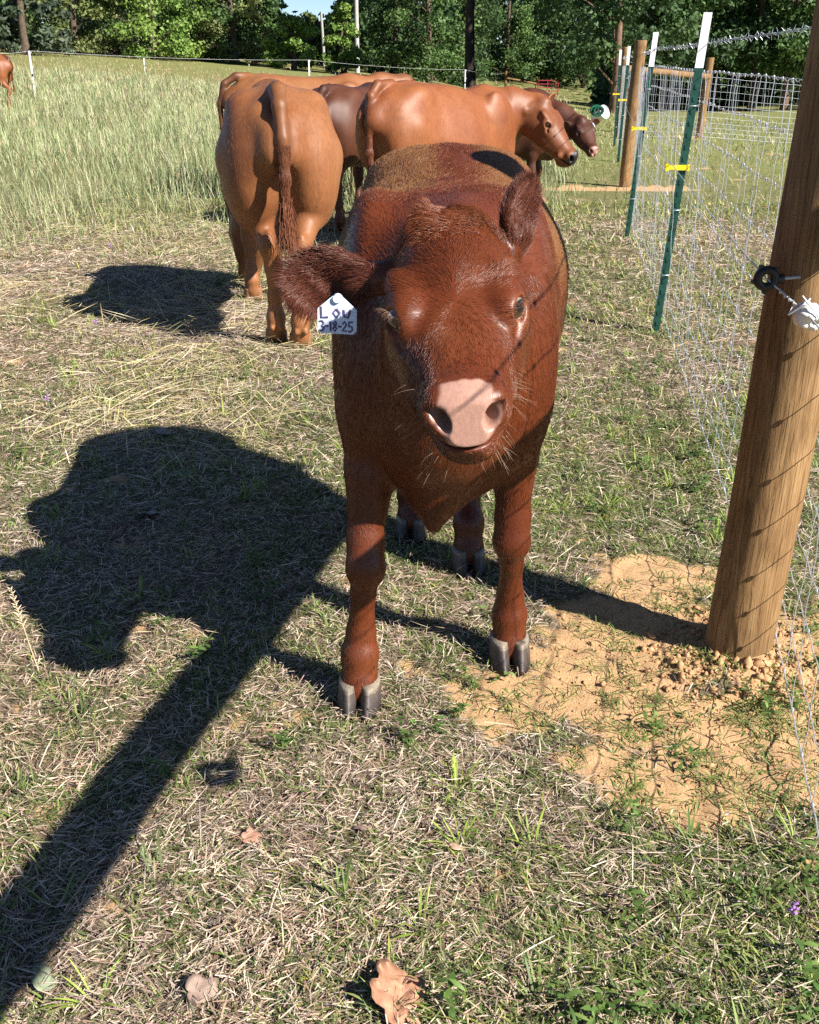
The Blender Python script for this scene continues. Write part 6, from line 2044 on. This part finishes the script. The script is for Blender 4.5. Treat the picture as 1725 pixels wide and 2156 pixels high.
def clods():
    """crumbly lumps of dug clay round the post: too many and too small to count"""
    rng = np.random.default_rng(41)
    bm = bmesh.new(); bmesh.ops.create_icosphere(bm, subdivisions=1, radius=1.0)
    bv = np.array([v.co[:] for v in bm.verts]); bf = np.array([[v.index for v in f.verts] for f in bm.faces]); bm.free()
    n = 4200
    a = rng.uniform(0, 6.28, n); r = np.abs(rng.normal(0, 0.26, n)) + 0.03
    x = POST.x - 0.03 + r * np.cos(a); y = POST.y - 0.06 + r * np.sin(a) * 0.8
    k = rng.random(n) < 0.35
    x = np.where(k, rng.uniform(0.1, 1.1, n), x); y = np.where(k, rng.uniform(1.2, 2.3, n), y)
    ok = (sand_mask(x, y) > 0.35) & clear_of_posts(x, y); x, y = x[ok], y[ok]; n = len(x)
    d = np.hypot(x - POST.x, y - POST.y)
    s = rng.gamma(1.5, 0.0011, n) * np.where(d < 0.22, 1.7, 0.9) + 0.0008
    V = bv[None] * s[:, None, None] * rng.uniform(0.45, 1.45, (n, len(bv), 1)) * rng.uniform(0.6, 1.4, (n, 1, 3))
    V += np.stack([x, y, ground_z(x, y) + s * 0.1], 1)[:, None, :]
    F = bf[None] + (np.arange(n) * len(bv))[:, None, None]
    me = mesh_from('clay_clods', V.reshape(-1, 3), F.reshape(-1, 3), False)
    M = Mat('clay_clod', 0.95, 0.1)
    nz = M.noise(M.coord('Object'), 120, 4)
    M.color(M.ramp(nz, [(0.3, (0.30, 0.15, 0.068)), (0.7, (0.55, 0.34, 0.18))]))
    o = obj('clay_clods', me, M.m); tag(o, 'crumbs of orange clay scattered round the nearest post', 'clay', kind='stuff')
clods()

def dry_stalk():
    x, y = -0.86, 1.99
    root = empty('seed_stalk', (x, y, float(ground_z(x, y))))
    tag(root, 'thin dry seed stalk standing at the left edge beside the calf shadow', 'plant')
    B = MB()
    B.tube([(0, 0, -0.01), (-0.012, 0.0, 0.07), (-0.028, 0.01, 0.15), (-0.036, 0.01, 0.215)], [0.0016, 0.0014, 0.0011, 0.0007], 6)
    m = plain('dry_stem', (0.50, 0.40, 0.24), 0.7, 0.3, 0, 0.2)
    B.build('stem', m, root)
    rs = random.Random(3)
    H = MB()
    for k in range(34):
        t = k / 34; z = 0.115 + 0.105 * t; a = k * 2.4
        c = Vector((-0.022 - 0.016 * t, 0.006 + 0.004 * t, z))
        d = Vector((math.cos(a), math.sin(a), 0.9)) * (0.013 * (1.1 - 0.6 * t))
        H.tube([c, c + d * 0.5, c + d], [0.0005, 0.0016, 0.0004], 5)
    H.build('seed_head', plain('seed_husk', (0.60, 0.47, 0.31), 0.7, 0.3, 0, 0.2), root)
dry_stalk()

def vetch(x, y, h, label, seed):
    rs = random.Random(seed)
    root = empty('purple_flower', (x, y, float(ground_z(x, y)))); tag(root, label, 'flower', 'small purple wildflowers')
    mb = MB(); mb.tube([(0, 0, -0.01), (0.01, 0, h * 0.5), (0.0, 0.005, h)], [0.0014, 0.0011, 0.0008], 6); mb.build('stem', plain('flower_stem', (0.10, 0.16, 0.05), 0.6), root)
    mb = MB()
    for k in range(9):
        a = k * 2.4; c = Vector((0, 0.005, h - 0.012 + 0.0025 * k)); d = Vector((math.cos(a), math.sin(a), 0.3)) * 0.009
        mb.tube([c, c + d * 0.6, c + d], [0.001, 0.0032, 0.001], 6)
    mb.build('petals', plain('purple_petal', (0.34, 0.16, 0.42), 0.6), root)
vetch(-2.02, 6.95, 0.16, 'tiny purple flower in the dry strip at upper left', 1)
vetch(-1.56, 4.95, 0.12, 'tiny purple flower left of the rear-view cow shadow', 2)
vetch(-1.42, 3.78, 0.10, 'tiny purple flower at the left above the calf shadow', 3)
vetch(0.62, 1.22, 0.05, 'tiny violet flower among the weeds at lower right', 4)
